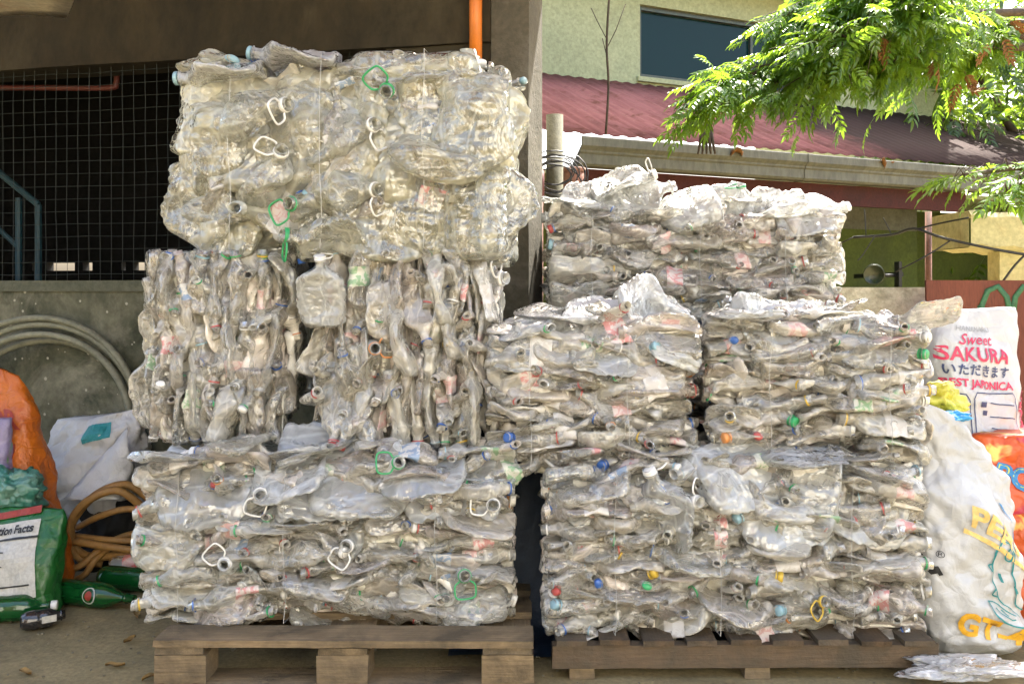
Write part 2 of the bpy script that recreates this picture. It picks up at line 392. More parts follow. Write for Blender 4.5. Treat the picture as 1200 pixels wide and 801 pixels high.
MB().box(L0, sEnd + .9, RD - .45, RD - .002, 4.88, 4.96).build('upper_eave', M['soffit'], house)
# gutter, ogee profile extruded along the eave
gp = [(0, 0), (-.13, 0), (-.15, .02), (-.15, .10), (-.165, .115), (-.165, .13), (-.185, .15), (-.20, .165), (-.20, .235), (-.19, .245), (-.18, .235), (-.18, .17), (-.02, .02), (0, .02)]
def extr(prof, x0, x1, zb, name, mat, parent):
    m = MB(); k = len(prof)
    m.add([(x, y, zb + z) for x in (x0, x1) for (y, z) in prof], [(i, (i + 1) % k, k + (i + 1) % k, k + i) for i in range(k)] + [tuple(range(k))[::-1], tuple(range(k, 2 * k))])
    return m.build(name, mat, parent)
gz = EZ - .26
gut = None
for (a, b) in ((.07, 2.55), (2.56, 5.1), (5.11, 7.6)):
    gut = extr(gp, a, b, gz, 'gutter', M['gutter'], house)
for a in (2.555, 5.105):
    extr([(y * 1.03 - .003, z * 1.02 - .003) for y, z in gp], a - .03, a + .03, gz, 'gutter_joint', M['gutter'], house)
MB().box(.05, 4.9, -.02, .03, gz - .21, gz - .005).build('fascia', M['fascia'], house)
MB().box(-1.5, 9, .03, 1.1, gz - .06, gz - .02).build('soffit', M['soffit'], house)
ybk = .75
zsp = 1.83
MB().box(-1.5, 5.05, ybk, ybk + .15, 0, zsp).build('lower_wall', M['house_low'], house)
MB().box(-1.5, 5.05, ybk + .004, ybk + .15, zsp + .0005, gz - .06).build('wall_band', M['house_up'], house)
MB().box(5.051, 9, ybk + .7, ybk + .85, 0, gz - .06).build('recessed_wall', M['house_low'], house)
MB().box(4.9, 5.05, ybk + .151, ybk + .69, 0, gz - .06).build('return_wall', M['house_up'], house)
# flood lamp on a bracket
lp = P(1024, 320, 8.2)
fl = empty('flood_lamp', lp); tag(fl, 'dark round flood lamp on a side bracket under the gutter', 'lamp')
prof = [(-.085 * math.cos(math.pi * i / 10 * .5) , .085 * math.sin(math.pi * i / 10 * .5)) for i in range(11)] + [(.06, .088), (.075, .09), (.075, .08), (.055, .07), (.05, .0)]
Mx = Matrix.Rotation(R(-110), 4, 'Z') @ Matrix.Rotation(R(12), 4, 'Y')
MB().lathe(prof, 20, Mx).build('housing', plain_mat('dark_enamel', (.035, .05, .03), .25, .6), fl, True)
MB().tube([(.06, 0, -.02), (.2, 0, -.02)], .014, 10).build('arm', M['black_wire'], fl, True)
MB().box(.2, .225, -.05, .05, -.12, .10).build('bracket', M['black_wire'], fl)
MB().box(.225, .25, -.02, 1.1, -.03, .01).build('mount', M['black_wire'], fl)
o = MB().tube([Vector((P(1088, 300, 6.5).x, 6.5, 0)), Vector((P(1088, 300, 6.5).x, 6.5, P(1088, 248, 6.5).z))], .022, 10).build('thin_post', M['pink_pvc'], smooth=True)
tag(o, 'thin faded pinkish steel pole behind the low concrete wall', 'post')
# rusted cream sheet box at the right edge and the post under it
rb = empty('rusty_canopy', P(1170, 290, 5.8)); tag(rb, 'rust-edged cream metal canopy box at the right edge below the gutter', 'canopy')
m = MB(); rows = []
a0, a1 = P(1135, 290, 5.8) - rb.location, P(1290, 300, 5.8) - rb.location
for (dy, dz) in ((.5, .23), (0, .23), (-.03, .20), (-.03, .02), (0, 0), (.5, 0)):
    rows.append([a0.lerp(a1, i / 12) + Vector((0, dy, dz + .008 * math.sin(i * 2.1))) for i in range(13)])
m.grid(rows); m.box(a0.x - .003, a0.x + .003, .0, .5, .005, .225); m.build('sheet', M['rust_cream'], rb)
MB().box(.06, .5, .1, .25, -rb.location.z, -.02).build('pier', M['rust_cream'], rb)
# low wall and leaning board
lw = empty('low_wall', (0, 4.75, 0)); tag(lw, 'rough pale concrete low wall behind the right stacks', 'wall')
wavy_wall('concrete', .25, 4.0, 0, 1.165, 0, .18, M['lowwall'], .03, lw, .045)
bd = empty('leaning_board', (P(1088, 450, 4.45).x, 4.4, 0)); tag(bd, 'rust red plywood board with green brush marks leaning on the low wall', 'board')
m = MB().box(0, 1.1, 0, .018, 0, 1.2); bo = m.build('board', M['redboard'], bd)
bo.rotation_euler = (R(-3.5), 0, 0)
def stroke(pts, r):
    o = MB().tube([(x, -.002, z) for x, z in pts], r, 6); o.v = [(x, -.003 + (y + .002) * .12, z) for x, y, z in o.v]; q = o.build('brush_mark', M['green_paint'], bo, True); return q
stroke([(.27, .90), (.26, 1.08), (.29, 1.15), (.34, 1.17), (.38, 1.12), (.40, 1.0)], .016)
stroke([(.40, 1.0), (.42, 1.12), (.46, 1.17), (.50, 1.14), (.52, 1.02), (.53, .93)], .016)
stroke([(.25, 1.08), (.245, .92)], .012)
# dark blue covered heap behind the stacks (fills the gap between the pallets and carries the rear bale)
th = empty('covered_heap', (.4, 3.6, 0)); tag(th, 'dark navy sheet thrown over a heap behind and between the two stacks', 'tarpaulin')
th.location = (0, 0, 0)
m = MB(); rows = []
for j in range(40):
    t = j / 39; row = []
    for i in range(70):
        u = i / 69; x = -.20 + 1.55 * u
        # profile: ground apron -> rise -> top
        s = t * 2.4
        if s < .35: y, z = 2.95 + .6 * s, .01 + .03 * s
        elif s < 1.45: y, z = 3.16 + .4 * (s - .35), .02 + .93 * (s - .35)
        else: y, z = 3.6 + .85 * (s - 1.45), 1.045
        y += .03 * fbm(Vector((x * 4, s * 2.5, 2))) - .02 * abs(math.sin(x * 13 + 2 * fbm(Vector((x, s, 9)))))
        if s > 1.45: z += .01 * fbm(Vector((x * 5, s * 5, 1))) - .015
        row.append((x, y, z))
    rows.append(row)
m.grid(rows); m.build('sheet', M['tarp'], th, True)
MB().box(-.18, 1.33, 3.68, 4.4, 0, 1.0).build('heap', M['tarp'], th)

# ------------------------------------------------------------------ pallets
def board(mb_args, name, mat, parent, bow=.0):
    x0, x1, y0, y1, z0, z1 = mb_args
    cx, cy_, cz = (x0 + x1) / 2, (y0 + y1) / 2, (z0 + z1) / 2
    long_y = (y1 - y0) > (x1 - x0)
    dx, dy, dz = ((y1 - y0), (x1 - x0), (z1 - z0)) if long_y else ((x1 - x0), (y1 - y0), (z1 - z0))
    n_ = max(4, int(dx / .03)); sd = rnd.uniform(0, 90); m = MB(); prof = []
    c = .004
    for (u, v) in ((-1, -1), (-.33, -1), (.33, -1), (1, -1), (1, 1), (.33, 1), (-.33, 1), (-1, 1)): prof.append((u * (dy / 2 - (c if abs(u) == 1 else 0) * .3), v * dz / 2))
    rows_ = []
    for i in range(n_ + 1):
        x = -dx / 2 + dx * i / n_; row = []
        for k, (u, v) in enumerate(prof):
            q = Vector((x * 9 + sd, u * 14, v * 14 + sd)); e_ = .0045 * noise.noise(q * 2.5 + Vector((0, k, 0))) if i in (0, n_) else 0
            row.append(Vector((x + e_, u + .0022 * noise.noise(q) + .0018 * noise.noise(q * 4), v + .0016 * noise.noise(q + Vector((9, 0, 0))) - (.0022 * abs(noise.noise(q * 3)) * (1 if v > 0 else -1)))))
        rows_.append(row + [row[0]])
    m.grid(rows_); k0 = 9
    m.f.append(tuple(range(8))); m.f.append(tuple(range(n_ * 9 + 7, n_ * 9 - 1, -1)))
    o = m.build(name, mat, parent)
    o.location = (cx, cy_, cz); o.rotation_euler = (rnd.uniform(-.004, .004), rnd.uniform(-.004, .004), (math.pi / 2 if long_y else 0) + rnd.uniform(-.006, .006))
    return o
pl = empty('wooden_pallet', (-1.03 + .546, 2.69, 0)); tag(pl, 'weathered brown block pallet under the left stack of bales', 'pallet')
W2 = .546
for y in (0, .235, .45, .665, .87): board((-W2, W2, y, y + (.13 if y in (0, .45, .87) else .10), .125, .146), 'deck_board', M['wood'], pl)
for x in (-W2, -.08, W2 - .15): board((x + .004, x + .146, .005, .995, .1035, .1245), 'stringer', M['wood'], pl)
for x in (-W2, -.08, W2 - .15):
    for y in (.0, .43, .87): board((x + .002, x + .15, y + .004, y + .128, .0215, .103), 'block', M['wood'], pl)
for y in (0.003, .43, .87): board((-W2, W2, y, y + .125, 0, .021), 'base_board', M['wood'], pl)
pr = empty('wooden_pallet', (.12 + .57, 2.77, 0)); tag(pr, 'low dark brown slatted pallet under the right stack of bales', 'pallet')
for y in (0, .42, .84): board((-.57, .57, y, y + .045, .036, .104), 'bearer', M['wood_dark'], pr)
k = 0
for i in range(9):
    x = -.56 + i * .128; board((x, x + .092, -.01, .90, .1045, .1215), 'slat', M['wood_dark'], pr)
for x in (-.52, .0, .50):
    for y in (.005, .42, .84): board((x, x + .075, y, y + .045 + .03, 0, .035), 'foot', M['wood'], pr)

# ------------------------------------------------------------------ plastic
def pet_mat(name, tints, alpha=(.08, .60), grime=.55, grime_col=(.53, .44, .28), rough=.055, sc_=1.0, trans=.45, opaque=False, spec=1.5):
    """Crushed clear plastic: flat facets that meet in sharp creases, dust and stains, clear where one looks straight through it."""
    g = NT(name); v = g.coord(); oi = g.n('ShaderNodeObjectInfo'); rn = oi.outputs['Random']
    off = g.n('ShaderNodeVectorMath', operation='ADD'); g.l(v, off.inputs[0])
    cmb = g.n('ShaderNodeCombineXYZ')
    for i in range(3): g.l(g.math('MULTIPLY', rn, 17.0 + 9 * i), cmb.inputs[i])
    g.l(cmb.outputs[0], off.inputs[1]); q = off.outputs[0]
    n1 = g.noise(q, 12 * sc_, 4, .6, .6); n2 = g.noise(q, 60 * sc_, 4, .65, .4)
    mp = g.n('ShaderNodeMapping'); mp.inputs['Scale'].default_value = (.32, 1, 1); g.l(q, mp.inputs[0])
    nn = g.n('ShaderNodeTexNoise'); nn.inputs['Scale'].default_value = 14 * sc_; nn.inputs['Detail'].default_value = 2; g.l(q, nn.inputs['Vector'])
    sc1 = g.n('ShaderNodeVectorMath', operation='SCALE'); g.l(nn.outputs['Color'], sc1.inputs[0]); sc1.inputs[3].default_value = .04 / sc_
    wv = g.n('ShaderNodeVectorMath', operation='ADD'); g.l(mp.outputs[0], wv.inputs[0]); g.l(sc1.outputs[0], wv.inputs[1])
    hs = None; edge = None
    for scl, amp in ((24 * sc_, .9), (64 * sc_, .55)):
        vo = g.n('ShaderNodeTexVoronoi'); vo.inputs['Scale'].default_value = scl; g.l(wv.outputs[0], vo.inputs['Vector'])
        d_ = g.n('ShaderNodeVectorMath', operation='SUBTRACT'); g.l(wv.outputs[0], d_.inputs[0]); g.l(vo.outputs['Position'], d_.inputs[1])
        c_ = g.n('ShaderNodeVectorMath', operation='SUBTRACT'); g.l(vo.outputs['Color'], c_.inputs[0]); c_.inputs[1].default_value = (.5, .5, .5)
        dt = g.n('ShaderNodeVectorMath', operation='DOT_PRODUCT'); g.l(d_.outputs[0], dt.inputs[0]); g.l(c_.outputs[0], dt.inputs[1])
        t = g.math('MULTIPLY', dt.outputs['Value'], amp); hs = t if hs is None else g.math('ADD', hs, t)
    vd = g.n('ShaderNodeTexVoronoi', feature='DISTANCE_TO_EDGE'); vd.inputs['Scale'].default_value = 26 * sc_; g.l(wv.outputs[0], vd.inputs['Vector'])
    crease = g.ramp(vd.outputs['Distance'], [(0.0, 1.0), (.10, 0.0)])
    h = g.math('ADD', hs, g.math('MULTIPLY', n1, .035 / sc_))
    nrm = g.bump(h, .9, 1.0)
    tint = g.ramp(rn, tints, 'LINEAR')
    gf = g.ramp(g.math('ADD', n1, g.math('MULTIPLY', n2, .35)), [(.55, 0.0), (.88, grime)])
    col = g.mix(gf, tint, grime_col)
    soft = g.bump(h, .28, 1.0)
    df = g.n('ShaderNodeBsdfDiffuse'); g.l(col, df.inputs[0]); g.l(soft, df.inputs['Normal'])
    tl = g.n('ShaderNodeBsdfTranslucent'); g.l(col, tl.inputs[0]); g.l(soft, tl.inputs['Normal'])
    m1 = g.n('ShaderNodeMixShader'); m1.inputs[0].default_value = trans; g.l(df.outputs[0], m1.inputs[1]); g.l(tl.outputs[0], m1.inputs[2])
    body = m1.outputs[0]
    if not opaque:
        lw_ = g.n('ShaderNodeLayerWeight'); lw_.inputs['Blend'].default_value = .5; g.l(soft, lw_.inputs['Normal'])
        r2_ = g.math('FRACT', g.math('MULTIPLY', rn, 37.7))
        al = g.math('ADD', alpha[0], g.math('MULTIPLY', lw_.outputs['Facing'], alpha[1] - alpha[0]))
        al = g.math('ADD', al, g.math('MULTIPLY', g.math('POWER', r2_, 2.5), .40)); al = g.math('ADD', al, g.math('MULTIPLY', gf, .5))
        al = g.math('ADD', al, g.math('MULTIPLY', crease, .25), True)
        tr = g.n('ShaderNodeBsdfTransparent'); tr.inputs[0].default_value = (.985, .985, .97, 1)
        m2 = g.n('ShaderNodeMixShader'); g.l(al, m2.inputs[0]); g.l(tr.outputs[0], m2.inputs[1]); g.l(body, m2.inputs[2]); body = m2.outputs[0]
    gl = g.n('ShaderNodeBsdfGlossy'); gl.inputs['Roughness'].default_value = rough; g.l(nrm, gl.inputs['Normal']); gl.inputs[0].default_value = (1, 1, .97, 1)
    fr = g.n('ShaderNodeFresnel'); fr.inputs[0].default_value = 1.58; g.l(nrm, fr.inputs['Normal'])
    fx = g.math('ADD', g.math('MULTIPLY', fr.outputs[0], spec), .03, True)
    m3 = g.n('ShaderNodeMixShader'); g.l(fx, m3.inputs[0]); g.l(body, m3.inputs[1]); g.l(gl.outputs[0], m3.inputs[2])
    g.l(m3.outputs[0], g.out.inputs['Surface']); g.t.nodes.remove(g.p)
    return g.m
T_DUST = [(0, (.955, .92, .80)), (.25, (.965, .945, .87)), (.5, (.96, .90, .81)), (.62, (.965, .86, .80)), (.75, (.945, .93, .80)), (1, (.97, .96, .91))]
T_CLEAR = [(0, (.90, .92, .90)), (.5, (.88, .89, .84)), (1, (.91, .94, .96))]
T_OLIVE = [(0, (.92, .91, .74)), (.4, (.94, .94, .83)), (.7, (.90, .88, .68)), (1, (.94, .95, .89))]
M['pet'] = pet_mat('dusty_pet', T_DUST)
M['pet_clear'] = pet_mat('clear_pet', T_CLEAR, (.22, .78), .15, (.60, .58, .50), .08, .6)
M['pet_back'] = pet_mat('dull_pet', T_DUST, grime=.6, grime_col=(.50, .42, .27), opaque=True, trans=.25, rough=.12)
M['pet_olive'] = pet_mat('stained_gallon_pet', T_OLIVE, (.06, .62), .5, (.54, .50, .26), .06, .55, spec=1.6)
M['core'] = rough_mat('packed_waste', (.55, .48, .35), (.44, .38, .27), (.24, .20, .14), 9, 50, .8, .6, .02)
M['wire'] = plain_mat('steel_tie_wire', (.42, .42, .40), .4, .5, .4, .2)
CAPC = {'white': (.75, .74, .70), 'blue': (.04, .12, .38), 'green': (.03, .33, .11), 'red': (.42, .07, .06), 'yellow': (.62, .42, .05), 'sky': (.26, .42, .48), 'orange': (.62, .26, .08), 'black': (.02, .02, .025)}
CAPM = {k: plain_mat('cap_' + k, c, .35, .5, 0, .15, 80, .05) for k, c in CAPC.items()}

LABEL = {}; LABME = {}
def label_mat(name, c1, c2):
    g = NT(name); v = g.coord(); n_ = g.noise(v, 38, 4, .6, .8)
    g.l(g.mix(g.ramp(n_, [(.46, 0.0), (.52, 1.0)]), c1, c2), g.p.inputs['Base Color']); g.p.inputs['Roughness'].default_value = .35
    g.p.inputs['Alpha'].default_value = .62; g.l(g.bump(g.noise(v, 60, 3), .3, .004), g.p.inputs['Normal']); return g.m
LABM = [label_mat('label_pink', (.80, .36, .36), (.88, .78, .74)), label_mat('label_white', (.82, .80, .76), (.70, .66, .60)), label_mat('label_rose', (.74, .45, .42), (.82, .70, .64)), label_mat('label_blue', (.30, .42, .60), (.80, .80, .78)), label_mat('label_green', (.32, .52, .30), (.78, .78, .66))]
def bottle_mesh(kind, seed, flat, mat):
    rg = random.Random(seed)
    if kind == 'soda': L, Rb, rn_ = .25, .040, .0145
    elif kind == 'water': L, Rb, rn_ = .19, .031, .0145
    else: L, Rb, rn_ = .33, .088, .022
    NS, NR = (30, 30) if kind != 'gallon' else (44, 44)
    crum = rg.uniform(.003, .0065) * (1.0 if kind != 'gallon' else 1.6); fl_n = rg.choice((2, 3, 3, 4)); fl_a = rg.uniform(.04, .16); fl_p = rg.uniform(0, 6)
    bend = rg.uniform(-.03, .03); bendy = rg.uniform(-.035, .035); tw = rg.uniform(-.8, .8)
    dent = rg.uniform(.0, .75); dsgn = rg.choice((-1, 1)); so = Vector((seed * 3.17, seed * 1.31, seed * .77))
    neck0 = .875 if kind != 'gallon' else .88; sh0 = .66 if kind != 'gallon' else .62
    def prof(t):
        if t < .07: r = .62 + .38 * math.sin(t / .07 * math.pi / 2)
        elif t < sh0: r = 1.0
        elif t < neck0: r = 1 - (1 - rn_ / Rb) * (.5 - .5 * math.cos((t - sh0) / (neck0 - sh0) * math.pi)) ** 1.35
        else: r = rn_ / Rb
        if .1 < t < .62:
            if kind == 'water': r += .035 * math.sin(t * 2 * math.pi * 14)
            elif kind == 'gallon': r += .02 * math.sin(t * 2 * math.pi * 12)
            else: r -= .12 * math.exp(-((t - .34) / .07) ** 2)
        return r * Rb
    m = MB(); rings = []; ts = [i / NR * .93 for i in range(NR + 1)]
    ts = [t for t in ts]
    vs = []
    def place(t, r, th):
        wf = min(1, max(0, (neck0 - .02 - t) / .22)); wf = wf * wf * (3 - 2 * wf)
        wb = wf * (.75 + .25 * min(1, t / .1))
        k = 1 - (1 - flat * (1 + .7 * noise.noise(so + Vector((t * 4, 0, 0))))) * wb
        k = max(.10, k)
        r = r * (1 + fl_a * wf * math.sin(fl_n * th + fl_p + 2.2 * noise.noise(so + Vector((t * 3.5, 5, 0)))))
        y = r * math.cos(th) * (1 + (1 - k) * .5); z = r * math.sin(th) * k
        z *= 1 - .0; z -= dsgn * dent * Rb * .55 * wb * math.exp(-(y / (.5 * Rb)) ** 2) * (1 if z * dsgn > 0 else .35)
        p = Vector((t * L, y, z))
        if wf > 0:
            nv = Vector((0, math.cos(th), math.sin(th) * (1 if k > .4 else 1.0)))
            s = 16 if kind != 'gallon' else 9
            d, _ = noise.voronoi(p * s + so)
            e = d[1] - d[0]
            f = fbm(p * (s * 1.5) + so, 3)
            g2 = noise.noise(p * s * .6 + so * 2)
            d2, c2 = noise.voronoi(Vector((p.x * s * .8, p.y * s * 1.3, p.z * s * 1.3)) + so * 1.9)
            cell = Vector((p.x * s * .8, p.y * s * 1.3, p.z * s * 1.3)) + so * 1.9 - c2[0]
            fac = cell.dot(noise.cell_vector(c2[0] * 7.3) - Vector((.5, .5, .5)))
            p += nv * (crum * wf * (f * .7 + 1.1 * g2 + 1.3 * fac - .5 * math.exp(-e * 7)))
            p.x += .5 * crum * wf * noise.noise(p * s + so * 1.7)
        a = tw * (t - .5) * .9; y, z = p.y, p.z
        p.y = y * math.cos(a) - z * math.sin(a); p.z = y * math.sin(a) + z * math.cos(a)
        p.z += bend * math.sin(math.pi * t); p.y += bendy * math.sin(math.pi * t * 1.2)
        p.x -= L / 2; return p
    for t in ts: vs.append([place(t, prof(t), 2 * math.pi * k / NS) for k in range(NS)])
    # support ring and open mouth
    for (t, rr) in ((.932, 1.28), (.945, 1.28), (.947, 1.0), (1.0, 1.0), (1.0, .80), (.90, .78)):
        vs.append([place(t, rn_ * rr, 2 * math.pi * k / NS) for k in range(NS)])
    m.v = [tuple(p) for r in vs for p in r]
    for i in range(len(vs) - 1):
        for k in range(NS):
            l = (k + 1) % NS; m.f.append((i * NS + k, i * NS + l, (i + 1) * NS + l, (i + 1) * NS + k))
    c = place(0, 0, 0) + Vector((.012 if kind != 'gallon' else .02, 0, 0)); m.v.append(tuple(c)); ci = len(m.v) - 1
    for k in range(NS): m.f.append((ci, (k + 1) % NS, k))
    me = m.mesh('bottle', mat, True)
    mouth = (place(.99, 0, 0), (place(1.0, 0, 0) - place(.93, 0, 0)).normalized())
    lb = MB(); i0, i1 = int(NR * .28), int(NR * .56)
    for i in range(i0, i1 + 1):
        c = sum(vs[i], Vector()) / NS
        lb.v += [tuple(c + (p - c) * 1.02 + (p - c).normalized() * .0006) for p in vs[i]]
    n_ = NS; a0 = rg.randrange(NS); gap = rg.choice((0, 3, 8))
    for i in range(i1 - i0):
        for k in range(NS - gap):
            kk = (k + a0) % NS; l = (kk + 1) % NS; lb.f.append((i * NS + kk, i * NS + l, (i + 1) * NS + l, (i + 1) * NS + kk))
    LABEL[me.name] = lb
    return me, mouth, rn_, L
VAR = {'soda': [], 'water': [], 'gallon': [], 'clear': [], 'slab': []}
for i in range(16): VAR['soda'].append(bottle_mesh('soda', 10 + i, rnd.uniform(.30, .62), M['pet']))
for i in range(10): VAR['water'].append(bottle_mesh('water', 40 + i, rnd.uniform(.35, .75), M['pet']))
for i in range(10): VAR['slab'].append(bottle_mesh('soda', 70 + i, rnd.uniform(.16, .30), M['pet']))
for i in range(8): VAR['clear'].append(bottle_mesh('gallon', 100 + i, rnd.uniform(.22, .45), M['pet_clear']))
for i in range(12): VAR['gallon'].append(bottle_mesh('gallon', 130 + i, rnd.uniform(.45, .85), M['pet_olive']))

# shared small pieces, modelled around the mouth: local X points out of the mouth
def cap_mesh(col, r):
    m = MB(); n = 20; pr_ = [(-.012, r * 1.14), (.001, r * 1.14), (.0035, r * 1.02), (.0035, 0.0002)]
    m.lathe([(-.012, r * 1.0)] + pr_, n); me = m.mesh('cap', CAPM[col], True); return me
def ring_mesh(col, r):
    return MB().lathe([(-.019, r * 1.02), (-.019, r * 1.22), (-.0145, r * 1.22), (-.0145, r * 1.02)], 20).mesh('neck_ring', CAPM[col])
def handle_mesh(col, r):
    m = MB(); w_, h_ = .030, .052
    pts = []
    for (x, y) in ((.0, -.018), (.012, -.034), (.038, -.036), (.052, -.030), (.056, -.012), (.056, .012), (.052, .030), (.038, .036), (.012, .034), (0, .018)):
        pts.append((y * 1.1, 0, r * .9 + x * 1.15))
    m.tube(spline(pts, 4), .0036, 7)
    m.v = [(z_ * .12 - .012, x, z_) for (x, y, z_) in [(v[0], v[1], v[2]) for v in m.v]] if False else [(-.016 + v[1], v[0], v[2]) for v in m.v]
    m.lathe([(-.022, r * 1.05), (-.022, r * 1.18), (-.008, r * 1.18), (-.008, r * 1.05)], 20)
    return m.mesh('handle', CAPM[col], True)
SM = {}
def small(kind, col, r):
    key = (kind, col, round(r, 4))
    if key not in SM: SM[key] = {'cap': cap_mesh, 'neck_ring': ring_mesh, 'handle': handle_mesh}[kind](col, r)
    return SM[key]
RINGC = ['red'] * 4 + ['blue'] * 4 + ['green'] * 3 + ['yellow', 'sky', 'sky', 'white', 'white', 'white', 'orange']
class Bale:
    def __init__(s, label, loc, rz, W, D, H, seed, wires=()):
        s.e = empty('bottle_bale', loc, rz); tag(s.e, label, 'bale', 'bales of crushed plastic bottles'); s.W, s.D, s.H = W, D, H
        s.r = random.Random(seed); s.wires = wires; s.axis = 'h'; s.seed = seed
        s.Mi = (Matrix.Translation(loc) @ Matrix.Rotation(rz, 4, 'Z')).inverted(); s.count = 0
    def local(s, p): return s.Mi @ Vector(p)
    def bulge(s, x):
        if not s.wires: return 0
        return .030 * (1 - max(math.exp(-((x - w_) / .06) ** 2) for w_ in s.wires)) + .012 * noise.noise(Vector((x * 5, s.seed, 0)))
    def put(s, var, pos, d, roll, scale=1.0, up=(0, 0, 1), ring=None, cap=None, handle=None, spin=0.0, squash=1.0, back=False):
        me, mouth, rn_, L = var
        o = bpy.data.objects.new('bottle', me); link(o, s.e)
        if back: o.material_slots[0].link = 'OBJECT'; o.material_slots[0].material = M['pet_back']
        p = Vector(pos)
        if s.axis == 'h' and s.wires:
            b = s.bulge(p.x); db = (s.bulge(p.x + .03) - s.bulge(p.x - .03)) / .06; t = (p.z / s.H - .5) * 2
            p.z += b * t; d = Vector(d); d = Vector((d.x, d.y, d.z + db * t * abs(d.x)))
        o.matrix_basis = Matrix.Translation(p) @ (frame(d, roll, up) @ Matrix.Diagonal((scale, scale, scale * squash))).to_4x4()
        mm = Matrix.Translation(mouth[0]) @ frame(mouth[1], spin).to_4x4()
        for kind, col in (('neck_ring', ring), ('cap', cap), ('handle', handle)):
            if col:
                q = bpy.data.objects.new(kind, small(kind, col, rn_)); link(q, o); q.matrix_basis = mm
        if not back and me.name in LABEL and rn_ < .02 and s.r.random() < .24:
            k = s.r.choice((0, 0, 1, 1, 2, 2, 2, 3, 4)); key = (me.name, k)
            if key not in LABME: LABME[key] = LABEL[me.name].mesh('label_sleeve', LABM[k], True)
            link(bpy.data.objects.new('label_sleeve', LABME[key]), o)
        s.count += 1
        return o
    def extras(s):
        x = s.r.random(); a = s.r.random()
        ring = s.r.choice(RINGC) if x < .5 else None
        cap = s.r.choice(RINGC + ['white'] * 12 + ['sky'] * 3) if a < .07 else None
        return dict(ring=ring, cap=cap)
    def core(s, ins=.085, top=.05):
        W, D, H = s.W, s.D, s.H; m = MB(); bm = bmesh.new(); bmesh.ops.create_cube(bm, size=1)
        bmesh.ops.subdivide_edges(bm, edges=bm.edges[:], cuts=14, use_grid_fill=True)
        for v in bm.verts:
            p = Vector((v.co.x * (W - 2 * ins), (v.co.y + .5) * (D - 2 * ins) + ins, (v.co.z + .5) * (H - 2 * top) + top))
            n_ = Vector((v.co.x, v.co.y, v.co.z)).normalized()
            v.co = p + n_ * .03 * fbm(p * 9 + Vector((s.seed, 0, 0)), 4)
        me = bpy.data.meshes.new('packed_core'); bm.to_mesh(me); bm.free(); me.materials.append(M['pet_back'])
        link(bpy.data.objects.new('packed_core', me), s.e)
    def tie(s, y=-.030):
        for w_ in s.wires:
            if s.axis == 'h':
                zt = s.H - .01 ; pts = [(w_ + .004 * math.sin(k), y + .006 * math.sin(k * 1.7 + w_ * 9), .01 + (zt - .01) * k / 8) for k in range(9)]
                pts += [(w_, .06 + (s.D - .1) * k / 5, zt + .005) for k in range(6)] + [(w_, s.D, .05), (w_, s.D - .05, .0), (w_, .06, .0)]
                MB().tube(pts, .0010, 5, closed=True).build('tie_wire', M['wire'], s.e)
            else:
                pts = [(-s.W / 2 + .02 + (s.W - .04) * k / 10, y + .01 * math.sin(k * 1.3), w_ + .005 * math.sin(k * 2)) for k in range(11)]
                pts += [(s.W / 2, s.D * .5, w_), (s.W / 2 - .05, s.D, w_), (-s.W / 2 + .05, s.D, w_), (-s.W / 2, s.D * .5, w_)]
                MB().tube(pts, .0010, 5, closed=True).build('tie_wire', M['wire'], s.e)
    def pick(s, ws):
        k = s.r.choices(['soda', 'slab', 'water', 'clear'], ws)[0]; return s.r.choice(VAR[k]), k
    def fill_h(s, pitch=.035, rows=(.042, .105), top=True, end_on=.36, ws=(6, 3, 4, 0), sides='both', topn=16, clear_top=.8):
        r, W, D, H = s.r, s.W, s.D, s.H
        for ri, y0 in enumerate(rows):
            z = .02
            while z < H - .015:
                x = -W / 2 - r.uniform(0, .1)
                while x < W / 2 - .05:
                    v, k = s.pick(ws); L = v[3] * r.uniform(.85, 1.12); xc = min(max(x + L / 2, -W / 2 + L * .42), W / 2 - L * .42)
                    a = r.gauss(0, R(13)) + (math.pi if r.random() < .5 else 0)
                    d = (math.cos(a), math.sin(a), r.gauss(0, .09))
                    if r.random() < .34: roll = r.uniform(-1.3, 1.3)
                    else: roll = r.gauss(0, .5)
                    # outline of a strapped bale: corners worn round
                    cr = .035 * (abs(2 * z / H - 1) ** 4)
                    s.put(v, (xc, y0 + cr + r.uniform(-.02, .03), z + r.uniform(-.008, .008)), d, roll, L / v[3], spin=r.uniform(0, 6.28), squash=r.uniform(.95, 1.35), back=(y0 == rows[-1]), **s.extras())
                    x += L * r.uniform(.62, .86)
                z += pitch * r.uniform(.85, 1.2)
        for i in range(int(end_on * 110 * W * H / .55)):     # necks and bases that face the viewer
            v, k = s.pick((2, 0, 6, 0)); f = r.random() < .85
            dy = -1 if f else 1
            s.put(v, (r.uniform(-W / 2 + .04, W / 2 - .04), v[3] / 2 * .9 - .036 + r.uniform(-.012, .028), r.uniform(.03, H - .03)), (r.gauss(0, .6), dy, r.gauss(0, .2)), r.gauss(0, .5), .9, spin=r.uniform(0, 6.28), squash=.8, **s.extras())
        for sx in ((-1, 1) if sides == 'both' else (sides,)):
            for i in range(int(26 * H / .5)):
                v, k = s.pick((4, 3, 3, 0)); x = sx * (W / 2 - r.uniform(.035, .075)); a = r.choice((1, -1))
                if r.random() < .45: d = (sx * (1 if r.random() < .7 else -1), r.gauss(0, .4), r.gauss(0, .12)); x = sx * (W / 2 - v[3] * .42)
                else: d = (r.gauss(0, .3), a, r.gauss(0, .12))
                s.put(v, (x, r.uniform(.12, D - .1), r.uniform(.03, H - .03)), d, r.gauss(0, .3), .95, squash=.8, **s.extras())
